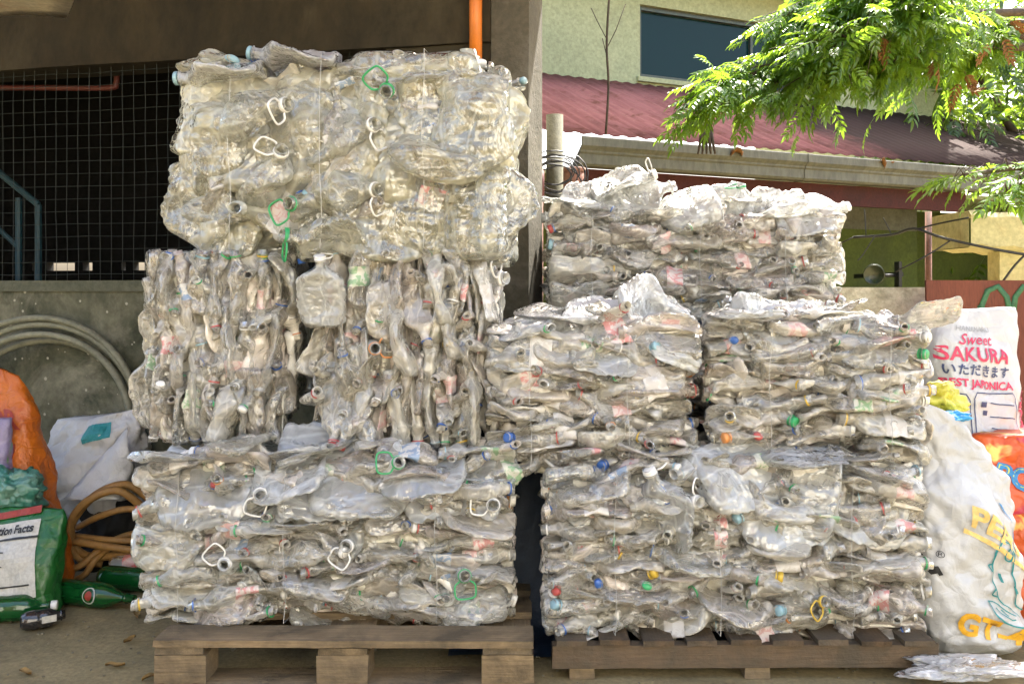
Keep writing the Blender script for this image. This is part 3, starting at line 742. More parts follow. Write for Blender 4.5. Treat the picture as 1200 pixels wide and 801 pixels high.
        if top:
            for i in range(topn):
                t = i / topn; big = r.random() < clear_top
                v = r.choice(VAR['clear']) if big else s.pick((3, 5, 1, 0))[0]
                a = r.uniform(0, 6.28); y = .09 + (D - .2) * (((i * 7) % topn) / topn)
                x = -W / 2 + .12 + (W - .24) * ((i * .618) % 1)
                s.put(v, (x, y, H + .004 + r.uniform(-.01, .02)), (math.cos(a), math.sin(a), r.gauss(0, .08)), r.gauss(0, .15), r.uniform(.75, 1.0), squash=r.uniform(.5, .85), spin=r.uniform(0, 6), **s.extras())
    def fill_v(s, pitch=.035, rows=(.045, .12), ws=(6, 5, 3, 0), topn=14, end_on=.3):
        r, W, D, H = s.r, s.W, s.D, s.H
        for y0 in rows:
            x = -W / 2 + .02
            while x < W / 2 - .01:
                z = -r.uniform(0, .1)
                while z < H - .06:
                    v, k = s.pick(ws); L = v[3] * r.uniform(.85, 1.1); zc = min(max(z + L / 2, L * .43), H - L * .43)
                    up = r.choice((1, -1)); d = (r.gauss(0, .12), r.gauss(0, .14), up)
                    cr = .05 * (abs(2 * x / W) ** 5) + .02 * (abs(2 * zc / H - 1) ** 4)
                    s.put(v, (x + r.uniform(-.012, .012), y0 + cr + r.uniform(-.02, .03), zc), d, r.gauss(0, .45) if r.random() < .75 else r.uniform(-1.5, 1.5), L / v[3], up=(1, 0, 0), spin=r.uniform(0, 6.28), squash=r.uniform(.95, 1.35), back=(y0 == rows[-1]), **s.extras())
                    z += L * r.uniform(.62, .85)
                x += pitch * r.uniform(.85, 1.2)
        for i in range(int(end_on * 110 * W * H / .55)):
            v, k = s.pick((2, 0, 6, 0))
            s.put(v, (r.uniform(-W / 2 + .04, W / 2 - .04), v[3] / 2 * .9 - .036 + r.uniform(-.012, .028), r.uniform(.03, H - .03)), (r.gauss(0, .3), -1, r.gauss(0, .6)), r.gauss(0, .5), .9, spin=r.uniform(0, 6.28), squash=.8, **s.extras())
        for sx in (-1, 1):
            for i in range(18):
                v, k = s.pick((4, 3, 3, 0))
                s.put(v, (sx * (W / 2 - r.uniform(.03, .06)), r.uniform(.1, D - .08), r.uniform(.12, H - .12)), (r.gauss(0, .1), r.gauss(0, .25), r.choice((1, -1))), r.gauss(0, .4), .95, up=(1, 0, 0), squash=.8, **s.extras())
        for i in range(topn):
            v, k = s.pick((4, 4, 1, 1)); a = r.uniform(0, 6.28)
            s.put(v, (r.uniform(-W / 2 + .1, W / 2 - .1), r.uniform(.05, D - .1), H - .005), (math.cos(a), math.sin(a), 0), r.gauss(0, .2), .9, squash=.6, **s.extras())
    def spot(s, px, py, Y, d, var, cap=None, ring=None, handle=None, spin=0.0, scale=1.0, roll=0.0, back=True):
        """A bottle whose MOUTH sits where the photograph shows it."""
        me, mouth, rn_, L = var; q = s.local(P(px, py, Y)); fr = frame(Vector(d), roll)
        s.axis_, s.axis = s.axis, 'x'
        o = s.put(var, q - fr @ (mouth[0] * scale), d, roll, scale, cap=cap, ring=ring, handle=handle, spin=spin); s.axis = s.axis_
        return o

# left stack -------------------------------------------------------------
b1 = Bale('wide horizontal bale of crushed clear bottles on the weathered pallet, lowest of the left stack', (-.573, 2.84, .146), 0, 1.13, .80, .475, 1, (-.43, -.11, .345))
b1.core(); b1.fill_h(topn=14, clear_top=.5); b1.tie()
for (px, py, a, sc_, ti, ro) in ((262, 562, .1, 1.1, .35, .1), (330, 560, 2.8, .9, .3, -.3), (440, 575, .15, 1.1, .25, .1), (512, 568, 3.0, 1.1, .35, 0), (545, 560, .4, .9, .2, .2), (285, 580, 3.3, 1.0, .3, 0), (400, 555, .2, 1.1, .3, .3), (480, 555, 3.0, 1.0, .2, -.1)):
    b1.put(b1.r.choice(VAR['clear']), b1.local(P(px, py, 2.93)), (math.cos(a), math.sin(a) * .4, b1.r.uniform(-.08, .08)), (2 * ti + ro) * (1 if math.cos(a) > 0 else -1), sc_ * 1.1, squash=.75)
G0 = VAR['gallon'][0]; C0 = VAR['clear'][1]
for (px, py, col, kind, sp) in ((305, 580, 'white', 'h', 1.6), (405, 640, 'white', 'h', 1.4), (262, 662, 'white', 'h', -.4), (545, 675, 'green', 'h', 2.0), (578, 592, 'white', 'h', .3), (468, 541, 'green', 'h', .4)):
    b1.spot(px, py, 2.81, (b1.r.gauss(0, .2), -1, .1), b1.r.choice(VAR['clear']), handle=col, spin=sp, scale=.8, roll=1.2)
for (px, py, ax, c) in ((270, 622, -1, 'green'), (436, 740, .2, 'blue'), (160, 632, -1, 'green'), (180, 683, -1, 'green'), (322, 714, 1, 'green'), (353, 673, -1, 'red')):
    b1.spot(px, py, 2.82, (ax, -.35, 0), b1.r.choice(VAR['water']), ring=c, cap=c if c == 'blue' else None)

b2 = Bale('vertical bale of grimy crushed bottles, the narrower of two at mid height on the left', (-.978, 3.0, .665), R(-2), .46, .68, .60, 2, (.2, .42))
b2.axis = 'v'; b2.core(); b2.fill_v()
b3 = Bale('vertical bale of grimy crushed bottles with an orange-handled neck, wider of two at mid height', (-.352, 2.96, .665), R(-5), .58, .68, .605, 3, (.2, .42))
b3.axis = 'v'; b3.core(); b3.fill_v()
b3.spot(440, 408, 2.93, (.1, -1, 0), C0, handle='orange', spin=-1.5, scale=.8)
b3.spot(592, 326, 3.05, (.8, -.6, 0), C0, handle='white', spin=.6, scale=.95)
b3.spot(375, 300, 2.93, (0, -.3, 1), VAR['clear'][2], cap='white', handle='white', scale=.7)
for (px, py, dx, dz, c) in ((398, 525, -.2, -1, 'red'), (372, 458, 0, .1, 'red'), (516, 505, .2, -1, 'blue'), (440, 527, .6, -.6, 'white'), (502, 405, 0, -1, 'blue'), (390, 523, 0, -1, 'red'), (400, 410, .1, 1, 'blue')):
    b3.spot(px, py, 2.93, (dx, -.5, dz), b3.r.choice(VAR['water'] + VAR['soda']), ring=c, cap=c if py > 500 and c == 'red' else None)

def fill_big(b):
    r, W, D, H = b.r, b.W, b.D, b.H
    for yy, n_ in ((.085, 1), (.20, 0)):
        for ri, z in ((0, .115), (1, .335), (2, .555)):
            for ci in range(7):
                v = r.choice(VAR['gallon']); scl = r.uniform(1.1, 1.35); x = -W / 2 + .105 + (W - .21) * (ci + (.0 if ri % 2 else .12) * (1 if ci < 6 else 0)) / 6
                if r.random() < .78: d = (r.gauss(0, .10), r.gauss(0, .08), r.choice((1, -1)))
                elif r.random() < .4: d = (r.gauss(0, .3), r.choice((1, 1, -1)), r.gauss(0, .3)); scl *= 1.1
                else: d = (r.choice((1, -1)), r.gauss(0, .2), r.gauss(0, .2))
                b.put(v, (x + r.uniform(-.02, .02), yy - .02 + (.09 if abs(d[1]) > .6 else 0) + r.uniform(-.015, .02), min(max(z + r.uniform(-.025, .025), .15 * scl if abs(d[2]) > .6 else .11), H - (.165 * scl if abs(d[2]) > .6 else .11))), d, r.gauss(0, .12), scl, up=(0, 1, 0) if abs(d[1]) < .6 else (0, 0, 1), squash=r.uniform(.5, .75), spin=r.uniform(0, 6), ring=r.choice((None, None, 'white')), cap=r.choice((None, None, None, None, 'red', 'white', 'blue')))
    for i in range(34):      # sides
        sx = 1 if i % 3 else -1; v = r.choice(VAR['gallon'])
        b.put(v, (sx * (W / 2 - .05), r.uniform(.1, D - .08), r.uniform(.12, H - .13)), (0, r.gauss(0, .3), r.choice((1, -1))), r.gauss(0, .25), r.uniform(.7, 1.0), up=(1, 0, 0), squash=.5)
    for i in range(26):      # top
        v = r.choice(VAR['gallon'] + VAR['clear']); a = r.uniform(0, 6.28)
        b.put(v, (-W / 2 + .1 + (W - .2) * ((i * .618) % 1), .08 + (D - .18) * ((i * .37) % 1), H - .06 + r.uniform(-.015, .02)), (math.cos(a), math.sin(a), r.gauss(0, .08)), r.gauss(0, .2), r.uniform(.8, 1.1), squash=.5, cap=r.choice((None, None, 'sky', 'white')))
    for i in range(40):      # smaller bottles squeezed between
        v = r.choice(VAR['soda'] + VAR['water'])
        b.put(v, (r.uniform(-W / 2 + .1, W / 2 - .1), r.uniform(.03, .12), r.uniform(.08, H - .08)), (r.gauss(0, 1), r.gauss(0, .3), r.gauss(0, 1)), r.uniform(-1, 1), 1, **b.extras())
b4 = Bale('bale of big yellowish water jugs with white and green handles, topmost of the left stack', (-.565, 2.97, 1.272), R(-8), 1.06, .70, .63, 4, (-.33, -.03, .30))
b4.core(.17, .09); fill_big(b4)
for z, y in ((.15, .06), (.30, .08), (.47, .06), (.16, .2), (.42, .2)): b4.put(b4.r.choice(VAR['gallon']), (-.46, y, z), (b4.r.gauss(0, .08), 0, b4.r.choice((1, -1))), .1, 1.05, up=(0, 1, 0), squash=.7)
b4.core_done = True; b4.tie(-.04)
for (px, py, col, dx, dz, sp) in ((440, 145, 'white', .9, .2, 3.0), (338, 122, 'white', .8, .1, 1.6), (443, 222, 'white', .9, 0, 3.0), (330, 175, 'white', .4, .3, .4), (452, 108, 'green', .1, -.2, .1), (338, 238, 'green', -.2, 0, 1.5), (330, 275, 'green', -.6, .2, 2.2)):
    b4.spot(px, py, 2.93, (dx, -.55, dz), b4.r.choice(VAR['gallon']), handle=col, spin=sp, scale=.95, roll=.6)
for (px, py, dx, dz) in ((206, 92, -1, -.1), (292, 62, -1, .1)):
    b4.spot(px, py, 3.05, (dx, -.2, dz), VAR['clear'][4], cap='sky', scale=.9)

def dome(b, px, py, Y, scl, sq):
    """A big clear jug lying with its base towards the viewer."""
    o = b.put(VAR['gallon'][(px // 7) % 12], b.local(P(px, py, Y)) + Vector((0, .14 * scl, 0)), (.12, 1, .04), 0, scl, squash=sq)
    o.material_slots[0].link = 'OBJECT'; o.material_slots[0].material = M['pet_clear']
# right stack ------------------------------------------------------------
b5 = Bale('long bale of flattened pinkish bottles on the dark low pallet, lowest of the right stack', (.675, 2.80, .122), 0, 1.13, .80, .49, 5, (-.37, -.06, .33))
b5.core(); b5.fill_h(topn=14, clear_top=.6); b5.tie()
for (px, py, a, sc_, ti) in ((722, 575, .3, .95, .5), (760, 582, 3.2, 1.1, .4), (905, 570, 2.4, 1.1, .5), (930, 585, .1, 1.1, .4), (992, 578, 3.1, 1.0, .4), (870, 560, .9, 1.0, .4)):
    b5.put(b5.r.choice(VAR['clear']), b5.local(P(px, py, 2.90)), (math.cos(a), math.sin(a) * .4, b5.r.uniform(-.1, .1)), 2 * ti * (1 if math.cos(a) > 0 else -1), sc_ * 1.1, squash=.75)
b5.spot(820, 588, 2.78, (.5, -.9, 0), C0, handle='white', spin=-.5, scale=.8)
b5.spot(760, 550, 2.80, (-.3, -.3, 1), VAR['clear'][3], cap='white', handle='white', scale=.8)
b5.spot(968, 705, 2.78, (.3, -.9, 0), C0, handle='yellow', spin=2.2, scale=.7)
for (px, py, ax, c) in ((712, 632, -1, 'green'), (918, 622, .8, 'green'), (649, 707, -.8, 'sky'), (654, 740, -.9, 'blue'), (768, 670, .4, 'yellow'), (916, 676, .9, 'yellow'), (862, 608, -1, 'sky'), (912, 715, -.3, 'sky'), (930, 722, .3, 'orange'), (885, 708, .2, 'green')):
    b5.spot(px, py, 2.80, (ax, -.6, 0), b5.r.choice(VAR['water']), ring=c, cap=c if c in ('sky', 'yellow') else None)
b6 = Bale('bale of flattened beige bottles at mid height beside the left stack, under a clear jug', (.255, 2.90, .595), R(2), .635, .62, .43, 6, (-.2, .1))
b6.core(); b6.fill_h(topn=8, clear_top=.6, pitch=.034); b6.tie()
for (px, py, a, sc_, ti, Y) in ((762, 376, 1.2, .85, .75, 3.10), (690, 398, 3.3, 1.0, .4, 3.05), (640, 405, .15, 1.0, .3, 3.0), (780, 412, 3.2, .7, .3, 2.95), (720, 408, .1, .9, .3, 2.98), (612, 415, .3, .7, .2, 2.98)):
    b6.put(b6.r.choice(VAR['clear']), b6.local(P(px, py, Y)), (math.cos(a), math.sin(a) * .4, b6.r.uniform(-.05, .2)), 2 * ti * (1 if math.cos(a) > 0 else -1), sc_, squash=.8)
for (px, py, Y, scl, sq) in ((762, 372, 3.16, 1.25, .85), (690, 398, 3.1, 1.0, .45), (640, 402, 3.05, .9, .4)): dome(b6, px, py, Y, scl, sq)
for (px, py, ax, c) in ((626, 433, -.6, 'red'), (770, 405, .1, 'sky'), (752, 460, .8, 'yellow'), (705, 546, -.9, 'blue'), (595, 512, -1, 'blue'), (755, 514, .7, 'yellow'), (735, 358, .3, 'red')):
    b6.spot(px, py, 2.89, (ax, -.6, 0), b6.r.choice(VAR['water']), ring=c, cap=c if c in ('blue', 'sky') else None)
b7 = Bale('bale of flattened pinkish bottles at mid height, a crushed tail sticking out over the sacks', (.952, 2.89, .612), R(-3), .66, .62, .43, 7, (-.16, .2))
b7.core(); b7.fill_h(topn=8, clear_top=.6, pitch=.034); b7.tie()
for (px, py, a, sc_, ti, Y) in ((882, 372, 1.3, .75, .8, 3.10), (940, 392, .2, .9, .4, 3.02), (1000, 402, 3.0, .9, .3, 2.98), (880, 405, 3.2, .85, .3, 2.98), (1040, 405, .1, .8, .25, 2.98)):
    b7.put(b7.r.choice(VAR['clear']), b7.local(P(px, py, Y)), (math.cos(a), math.sin(a) * .4, b7.r.uniform(-.05, .2)), 2 * ti * (1 if math.cos(a) > 0 else -1), sc_, squash=.8)
for (px, py, Y, scl, sq) in ((882, 370, 3.16, 1.0, 1.0), (945, 388, 3.12, 1.1, .5), (1000, 398, 3.05, .9, .4)): dome(b7, px, py, Y, scl, sq)
b7.put(VAR['clear'][5], b7.local(P(1085, 380, 2.95)), (-1, .05, -.12), .7, .62, squash=.5)
for (px, py, ax, c) in ((942, 452, .8, 'yellow'), (952, 467, .5, 'yellow'), (848, 513, -.6, 'orange'), (855, 487, -.1, 'yellow'), (1088, 395, 1, 'white'), (1085, 415, 1, 'green'), (1068, 455, .6, 'red'), (932, 495, .6, 'green'), (938, 503, .7, 'blue')):
    b7.spot(px, py, 2.87, (ax, -.6, 0), b7.r.choice(VAR['water']), ring=c, cap=c if c in ('orange', 'white', 'green') else None)
b8 = Bale('sunlit bale of clear bottles at the back of the right stack, bright white on top', (.725, 3.64, 1.035), R(1), 1.13, .72, .42, 8, (-.42, .0, .33))
b8.core(); b8.fill_h(topn=22, clear_top=.5, ws=(4, 2, 6, 0), pitch=.036, end_on=.4); b8.tie()
for (px, py, a, sc_, ro, Y) in ((680, 252, 2.8, .95, .6, 3.72), (745, 238, .35, 1.0, .4, 3.72), (800, 255, 3.0, .9, .3, 3.7), (860, 252, .2, 1.0, .5, 3.75), (900, 250, 2.7, .9, .6, 3.75), (950, 258, .15, 1.0, .2, 3.72)):
    b8.put(b8.r.choice(VAR['clear']), b8.local(P(px, py, Y)), (math.cos(a), .1, math.sin(a) * .7), (ro + .6) * (1 if math.cos(a) > 0 else -1), sc_, squash=.7)
b8.spot(768, 204, 3.72, (.85, -.2, .5), VAR['clear'][6], cap='white', handle='white', scale=.8)
b8.spot(868, 215, 3.75, (.2, -.3, 1), VAR['clear'][7], handle='green', spin=.2, scale=.75)

# ------------------------------------------------------------------ sacks
def weave_mat(name, c1, c2, rough=.45, sheen=.5, scale=5.0, patches=None, bump=.25):
    g = NT(name); v = g.coord(); a = g.noise(v, scale, 5, .6, .6); f = g.noise(v, 130, 2, .5); w_ = g.noise(v, 16, 5, .6, 1.0)
    c = g.mix(g.ramp(a, [(.35, 0.0), (.68, 1.0)]), c1, c2)
    if patches:
        for (sc_, lo, col) in patches: c = g.mix(g.ramp(g.noise(v, sc_, 4, .55, .5), [(lo, 0.0), (lo + .05, 1.0)]), c, col)
    g.l(c, g.p.inputs['Base Color']); g.p.inputs['Roughness'].default_value = rough; g.p.inputs['Specular IOR Level'].default_value = sheen
    h = g.math('ADD', g.math('MULTIPLY', w_, 1.0), g.math('MULTIPLY', f, .05)); vo = g.n('ShaderNodeTexVoronoi', feature='DISTANCE_TO_EDGE'); vo.inputs['Scale'].default_value = 11
    nn = g.n('ShaderNodeTexNoise'); nn.inputs['Scale'].default_value = 7; g.l(v, nn.inputs['Vector']); g.l(g.mix(.16, v, nn.outputs['Color']), vo.inputs['Vector'])
    h = g.math('SUBTRACT', h, g.math('MULTIPLY', g.ramp(vo.outputs['Distance'], [(0.0, 1.0), (.10, 0.0)]), .22)); g.l(g.bump(h, bump * 1.5, .02), g.p.inputs['Normal'])
    return g.m
class Sack:
    """A filled sack: rounded-rectangle section, pinched ends, slumped, creased; surf(u, v) is its front."""
    def __init__(s, name, label, cat, base, W, D, H, lean=(0, 0), rz=0, mat=None, seed=1, bulge=.18, top_pinch=.35, wr=.012, twist=0, ex=.62, shear=0.0, bpinch=.18, topcut=0.0):
        s.e = empty(name, base, rz); tag(s.e, label, cat); s.W, s.D, s.H, s.lean, s.seed = W, D, H, lean, seed
        s.bulge, s.tp, s.wr, s.ex, s.bp, s.topcut = bulge, top_pinch, wr, ex, bpinch, topcut
        m = MB(); nu, nv = 150, 110; rows = []
        for j in range(nv + 1): rows.append([s.pt(2 * math.pi * i / nu, j / nv) for i in range(nu)])
        m.v = [tuple(p) for r in rows for p in r]
        for j in range(nv):
            for i in range(nu): l = (i + 1) % nu; m.f.append((j * nu + i, j * nu + l, (j + 1) * nu + l, (j + 1) * nu + i))
        m.f.append(tuple(range(nu))[::-1]); m.f.append(tuple(range(nv * nu, (nv + 1) * nu)))
        s.o = m.build('sack_body', mat, s.e, True)
    def pt(s, th, v):
        q = lambda x: math.copysign(abs(x) ** s.ex, x)
        gw = 1 - s.bp * (1 - min(1, v / .10)) ** 2 - .10 * max(0, (v - .85) / .15) ** 2
        gd = (1 - .55 * (1 - min(1, v / .12)) ** 2) * (1 - (1 - s.tp) * max(0, (v - .55) / .45) ** 1.6) * (1 + s.bulge * math.sin(math.pi * min(1, v * 1.25)))
        x = s.W / 2 * gw * q(math.sin(th)); y = -s.D / 2 * gd * q(math.cos(th)); z = s.H * v - s.topcut * s.H * v * max(0, x / s.W + .5) ** 2.2
        so = Vector((s.seed * 5.1, s.seed, 0)); p = Vector((x * 5, y * 5, z * 5)) + so
        a = s.wr * (fbm(p * .8, 4) * 1.6 - 1.4 * abs(noise.noise(Vector((p.x * 1.3 + p.z * .6, p.y, p.z * .8)))))
        a += s.wr * .55 * (.5 - abs(math.sin(p.z * 2.6 + p.x * 2.1 + 2.5 * noise.noise(p * .7)))) + s.wr * .35 * fbm(p * 3.2, 3)
        n_ = Vector((x / s.W, y / s.D, 0)); n_ = n_.normalized() if n_.length > 1e-6 else n_
        return Vector((x + n_.x * a + s.lean[0] * v * s.H, y + n_.y * a + s.lean[1] * v * s.H, z + .3 * a))
    def surf(s, u, v, off=.0035):
        """u in metres across the front from its middle, v in metres up; returns a point just proud of the cloth."""
        t = max(-.999, min(.999, u / (s.W / 2))); th = math.asin(math.copysign(abs(t) ** (1 / s.ex), t))
        vv = v / s.H
        p = s.pt(th, vv); a = s.pt(th + .02, vv) - s.pt(th - .02, vv); b = s.pt(th, vv + .01) - s.pt(th, vv - .01)
        n_ = a.cross(b).normalized()
        if n_.y > 0: n_ = -n_
        return p + n_ * off
def text_mesh(txt, size, shear=0.0, bold=.0, space=1.0):
    cu = bpy.data.curves.new('t', 'FONT'); cu.body = txt; cu.size = size; cu.align_x = 'CENTER'; cu.align_y = 'CENTER'; cu.shear = shear; cu.offset = bold; cu.space_character = space; cu.resolution_u = 3
    o = bpy.data.objects.new('t', cu); COL.objects.link(o); bpy.context.view_layer.update()
    me = o.to_mesh(); bm = bmesh.new(); bm.from_mesh(me); o.to_mesh_clear(); bpy.data.objects.remove(o); bpy.data.curves.remove(cu)
    return bm
def wrap(sack, bm, u0, v0, rot, name, mat, step=.012):
    """Lay a flat drawing on the sack's front: cut it fine, then follow the cloth."""
    if not bm.verts: return
    xs = [v.co.x for v in bm.verts]; ys = [v.co.y for v in bm.verts]
    for ax, lo, hi in ((0, min(xs), max(xs)), (1, min(ys), max(ys))):
        k = lo + step
        while k < hi:
            co = Vector((k, 0, 0)) if ax == 0 else Vector((0, k, 0)); no = Vector((1, 0, 0)) if ax == 0 else Vector((0, 1, 0))
            bmesh.ops.bisect_plane(bm, geom=bm.verts[:] + bm.edges[:] + bm.faces[:], plane_co=co, plane_no=no); k += step
    c, s_ = math.cos(rot), math.sin(rot)
    for v in bm.verts:
        x, y = v.co.x * c - v.co.y * s_, v.co.x * s_ + v.co.y * c
        v.co = sack.surf(u0 + x, v0 + y)
    me = bpy.data.meshes.new(name); bm.to_mesh(me); bm.free(); me.materials.append(mat)
    return link(bpy.data.objects.new(name, me), sack.e)
def strip(pts, wd):
    """Flat ribbon along 2-D pts, for drawn lines."""
    bm = bmesh.new(); pts = [Vector((p[0], p[1], 0)) for p in pts]; L = []
    for i, p in enumerate(pts):
        t = (pts[min(i + 1, len(pts) - 1)] - pts[max(i - 1, 0)]).normalized(); n_ = Vector((-t.y, t.x, 0)) * wd / 2
        L.append((bm.verts.new(p + n_), bm.verts.new(p - n_)))
    for a, b in zip(L, L[1:]): bm.faces.new((a[0], a[1], b[1], b[0]))
    return bm
INK = {k: plain_mat('ink_' + k, c, .5, .4, 0, .3, 90, .0) for k, c in {'pink': (.62, .05, .12), 'navy': (.05, .07, .16), 'yellow': (.78, .42, .03), 'pale_yellow': (.82, .58, .20), 'teal': (.03, .25, .27), 'blue': (.04, .22, .45), 'black': (.02, .02, .02), 'maroon': (.28, .035, .02), 'magenta': (.45, .02, .10), 'white': (.48, .47, .43), 'grey': (.35, .36, .36), 'lime': (.55, .60, .05)}.items()}
M['sack_white'] = weave_mat('white_woven_sack', (.46, .47, .47), (.38, .38, .37), .4, .5)
M['sack_rice'] = weave_mat('rice_sack', (.48, .49, .50), (.41, .42, .43), .38, .5)
M['sack_orange'] = weave_mat('orange_sack', (.46, .12, .008), (.36, .078, .006), .4, .5, 7, None, .4)
M['sack_red'] = weave_mat('orange_printed_sack', (.52, .085, .012), (.48, .065, .01), .35, .5, 4, [(7, .60, (.72, .45, .10)), (9, .63, (.40, .02, .05))])

# big white sack in front
gs = Sack('feed_sack', 'bulging white woven sack with yellow letters and a teal fish, leaning on the right bales', 'sack', (1.435, 3.02, .0), .35, .30, .80, (-.03, .0), R(3), M['sack_white'], 3, .12, .30, .020, ex=.62, topcut=.34)
wrap(gs, text_mesh('PERI', .085, 0, .003, 1.05), .05, .475, R(-7), 'lettering', INK['pale_yellow'])
wrap(gs, strip([(-.11, .018), (.12, -.018)], .016), .055, .42, 0, 'underline', INK['pale_yellow'])
wrap(gs, text_mesh('GT-4', .10, 0, .004, 1.05), .03, .125, R(-8), 'lettering', INK['yellow'])
fish = [[(-.005, .155), (-.02, .15), (-.035, .11), (-.038, .06), (-.028, .0), (-.005, -.05), (.03, -.075), (.06, -.085)],
        [(-.005, .155), (.015, .15), (.022, .11), (.03, .05), (.045, .0), (.065, -.05), (.085, -.062)],
        [(.0, .14), (-.008, .115), (.0, .10), (.012, .105), (.01, .135), (0, .14)],
        [(-.038, .06), (-.048, .05), (-.04, .03)], [(-.02, -.02), (-.035, -.045), (-.01, -.045)], [(.035, .02), (.052, .0), (.045, .0)],
        [(.085, -.062), (.10, -.05)], [(.06, -.085), (.085, -.11)],
        [(-.045, -.075), (-.04, -.10), (-.01, -.13), (.04, -.145), (.10, -.145)], [(-.045, -.075), (-.02, -.07), (.02, -.09), (.05, -.10)], [(-.02, -.09), (.0, -.11), (.03, -.12), (.045, -.115)], [(.0, -.09), (.02, -.11)]]
for f_ in fish: wrap(gs, strip([(p.x, p.y) for p in spline([(a, b, 0) for a, b in f_], 4)], .005), .075, .30, R(-4), 'fish_outline', INK['teal'])
wrap(gs, strip([(0, .02), (.005, -.012)], .007), .072, .325, 0, 'fish_outline', INK['teal'])
wrap(gs, strip([(-.02, .03), (.0, .0), (.02, -.03)], .02), -.155, .315, 0, 'letter_stroke', INK['black'])
wrap(gs, text_mesh('®', .03), -.125, .345, 0, 'lettering', INK['black'])
wrap(gs, strip([(0, .012), (.012, -.012)], .012), -.135, .295, 0, 'letter_stroke', INK['black'])
for py in (.50, .47): pass
wrap(gs, strip([(-.01, .05), (.01, .0)], .012), .12, .575, 0, 'letter_stroke', INK['blue'])
wrap(gs, strip([(.0, .02), (.012, -.02)], .012), .13, .54, 0, 'letter_stroke', INK['blue'])
# rice sack standing behind
rs = Sack('rice_sack', 'white rice sack with pink and navy print standing against the red board', 'sack', (1.625, 3.36, 0), .36, .26, 1.085, (.085, .06), R(14), M['sack_rice'], 5, .08, .25, .014, ex=.66)
wrap(rs, text_mesh('HANAMARU', .028), -.05, 1.012, R(-3), 'lettering', INK['grey'])
wrap(rs, text_mesh('Sweet', .056, .35, .0006), -.05, .972, R(-3), 'lettering', INK['pink'])
wrap(rs, text_mesh('SAKURA', .068, 0, .0016, 1.05), -.05, .918, R(-4), 'lettering', INK['pink'])
wrap(rs, text_mesh('いただきます', .042, 0, .001, 1.12), -.045, .863, R(-4), 'lettering', INK['navy'])
wrap(rs, text_mesh('BEST JAPONICA', .038, 0, .0013, 1.02), -.045, .818, R(-4), 'lettering', INK['pink'])
for (u0, u1) in ((-.165, -.10), (-.085, .10)):
    pts = [(u0, .50), (u0, .77), (u0 + .012, .79), (u1 - .012, .785), (u1, .765), (u1, .50)]
    wrap(rs, strip(pts, .004), 0, 0, 0, 'print_frame', INK['navy'])
for z in (.755, .71, .67, .63): wrap(rs, strip([(-.02, z), (.09, z - .012)], .004), 0, 0, 0, 'print_line', INK['navy'])
for z in (.75, .70, .65): wrap(rs, strip([(-.155, z), (-.115, z)], .004), 0, 0, 0, 'print_line', INK['navy'])
for (u, z, w_) in ((-.06, .752, .022), (-.05, .725, .018)): wrap(rs, strip([(u, z), (u + w_, z - .002)], .016), 0, 0, 0, 'print_block', INK['navy'])
wrap(rs, text_mesh('SAKURA', .05, 0, .002), .15, .70, R(84), 'lettering', INK['magenta'])
# orange printed sack behind the white one
os_ = Sack('snack_sack', 'orange printed sack with lime letters behind the big white sack', 'sack', (1.83, 3.20, 0), .40, .24, .66, (-.10, .03), R(4), M['sack_red'], 8, .1, .4, .018)
wrap(os_, text_mesh('POP', .10, .1, .005), -.09, .52, R(-12), 'lettering', INK['blue'])
wrap(os_, text_mesh('POP', .10, .1, -.003), -.092, .523, R(-12), 'lettering', INK['lime'])
def crumple(name, label, cat, center, size, mat, seed, amp=.35, rest=None):
    bm = bmesh.new(); bmesh.ops.create_icosphere(bm, subdivisions=5, radius=1)
    so = Vector((seed * 3.3, seed, 0)); sx, sy, sz = size
    for v in bm.verts:
        p = v.co.copy(); d, c = noise.voronoi(p * 2.2 + so); fac = (p * 2.2 + so - c[0]).dot(noise.cell_vector(c[0] * 7.3) - Vector((.5, .5, .5)))
        k = 1 + amp * (1.3 * fbm(p * 1.4 + so, 4) + .9 * fac)
        v.co = Vector((p.x * sx * k, p.y * sy * k, p.z * sz * k))
    zmin = min(v.co.z for v in bm.verts)
    me = bpy.data.meshes.new(name); bm.to_mesh(me); bm.free(); me.polygons.foreach_set('use_smooth', [True] * len(me.polygons)); me.materials.append(mat)
    o = link(bpy.data.objects.new(name, me)); o.location = center; tag(o, label, cat); return o
film = pet_mat('thin_film', [(0, (.93, .93, .91)), (1, (.95, .95, .95))], (.15, .7), .1, (.5, .48, .42), .15, .5)
crumple('yellow_bag', 'crumpled bright yellow plastic bag wedged between bale and rice sack', 'plastic bag', P(1098, 470, 3.12), (.075, .06, .062), weave_mat('yellow_film', (.55, .46, .03), (.45, .50, .07), .3, .6), 4)
crumple('blue_bag', 'crumpled bright blue plastic scrap on top of the white sack', 'plastic bag', P(1116, 487, 3.02), (.05, .05, .018), weave_mat('blue_film', (.03, .30, .66), (.05, .38, .75), .3, .6), 9)
crumple('clear_film', 'crumpled clear film on the ground at the foot of the white sack', 'plastic film', P(1130, 783, 2.72) + Vector((0, 0, .004)), (.16, .08, .022), film, 12, .4)

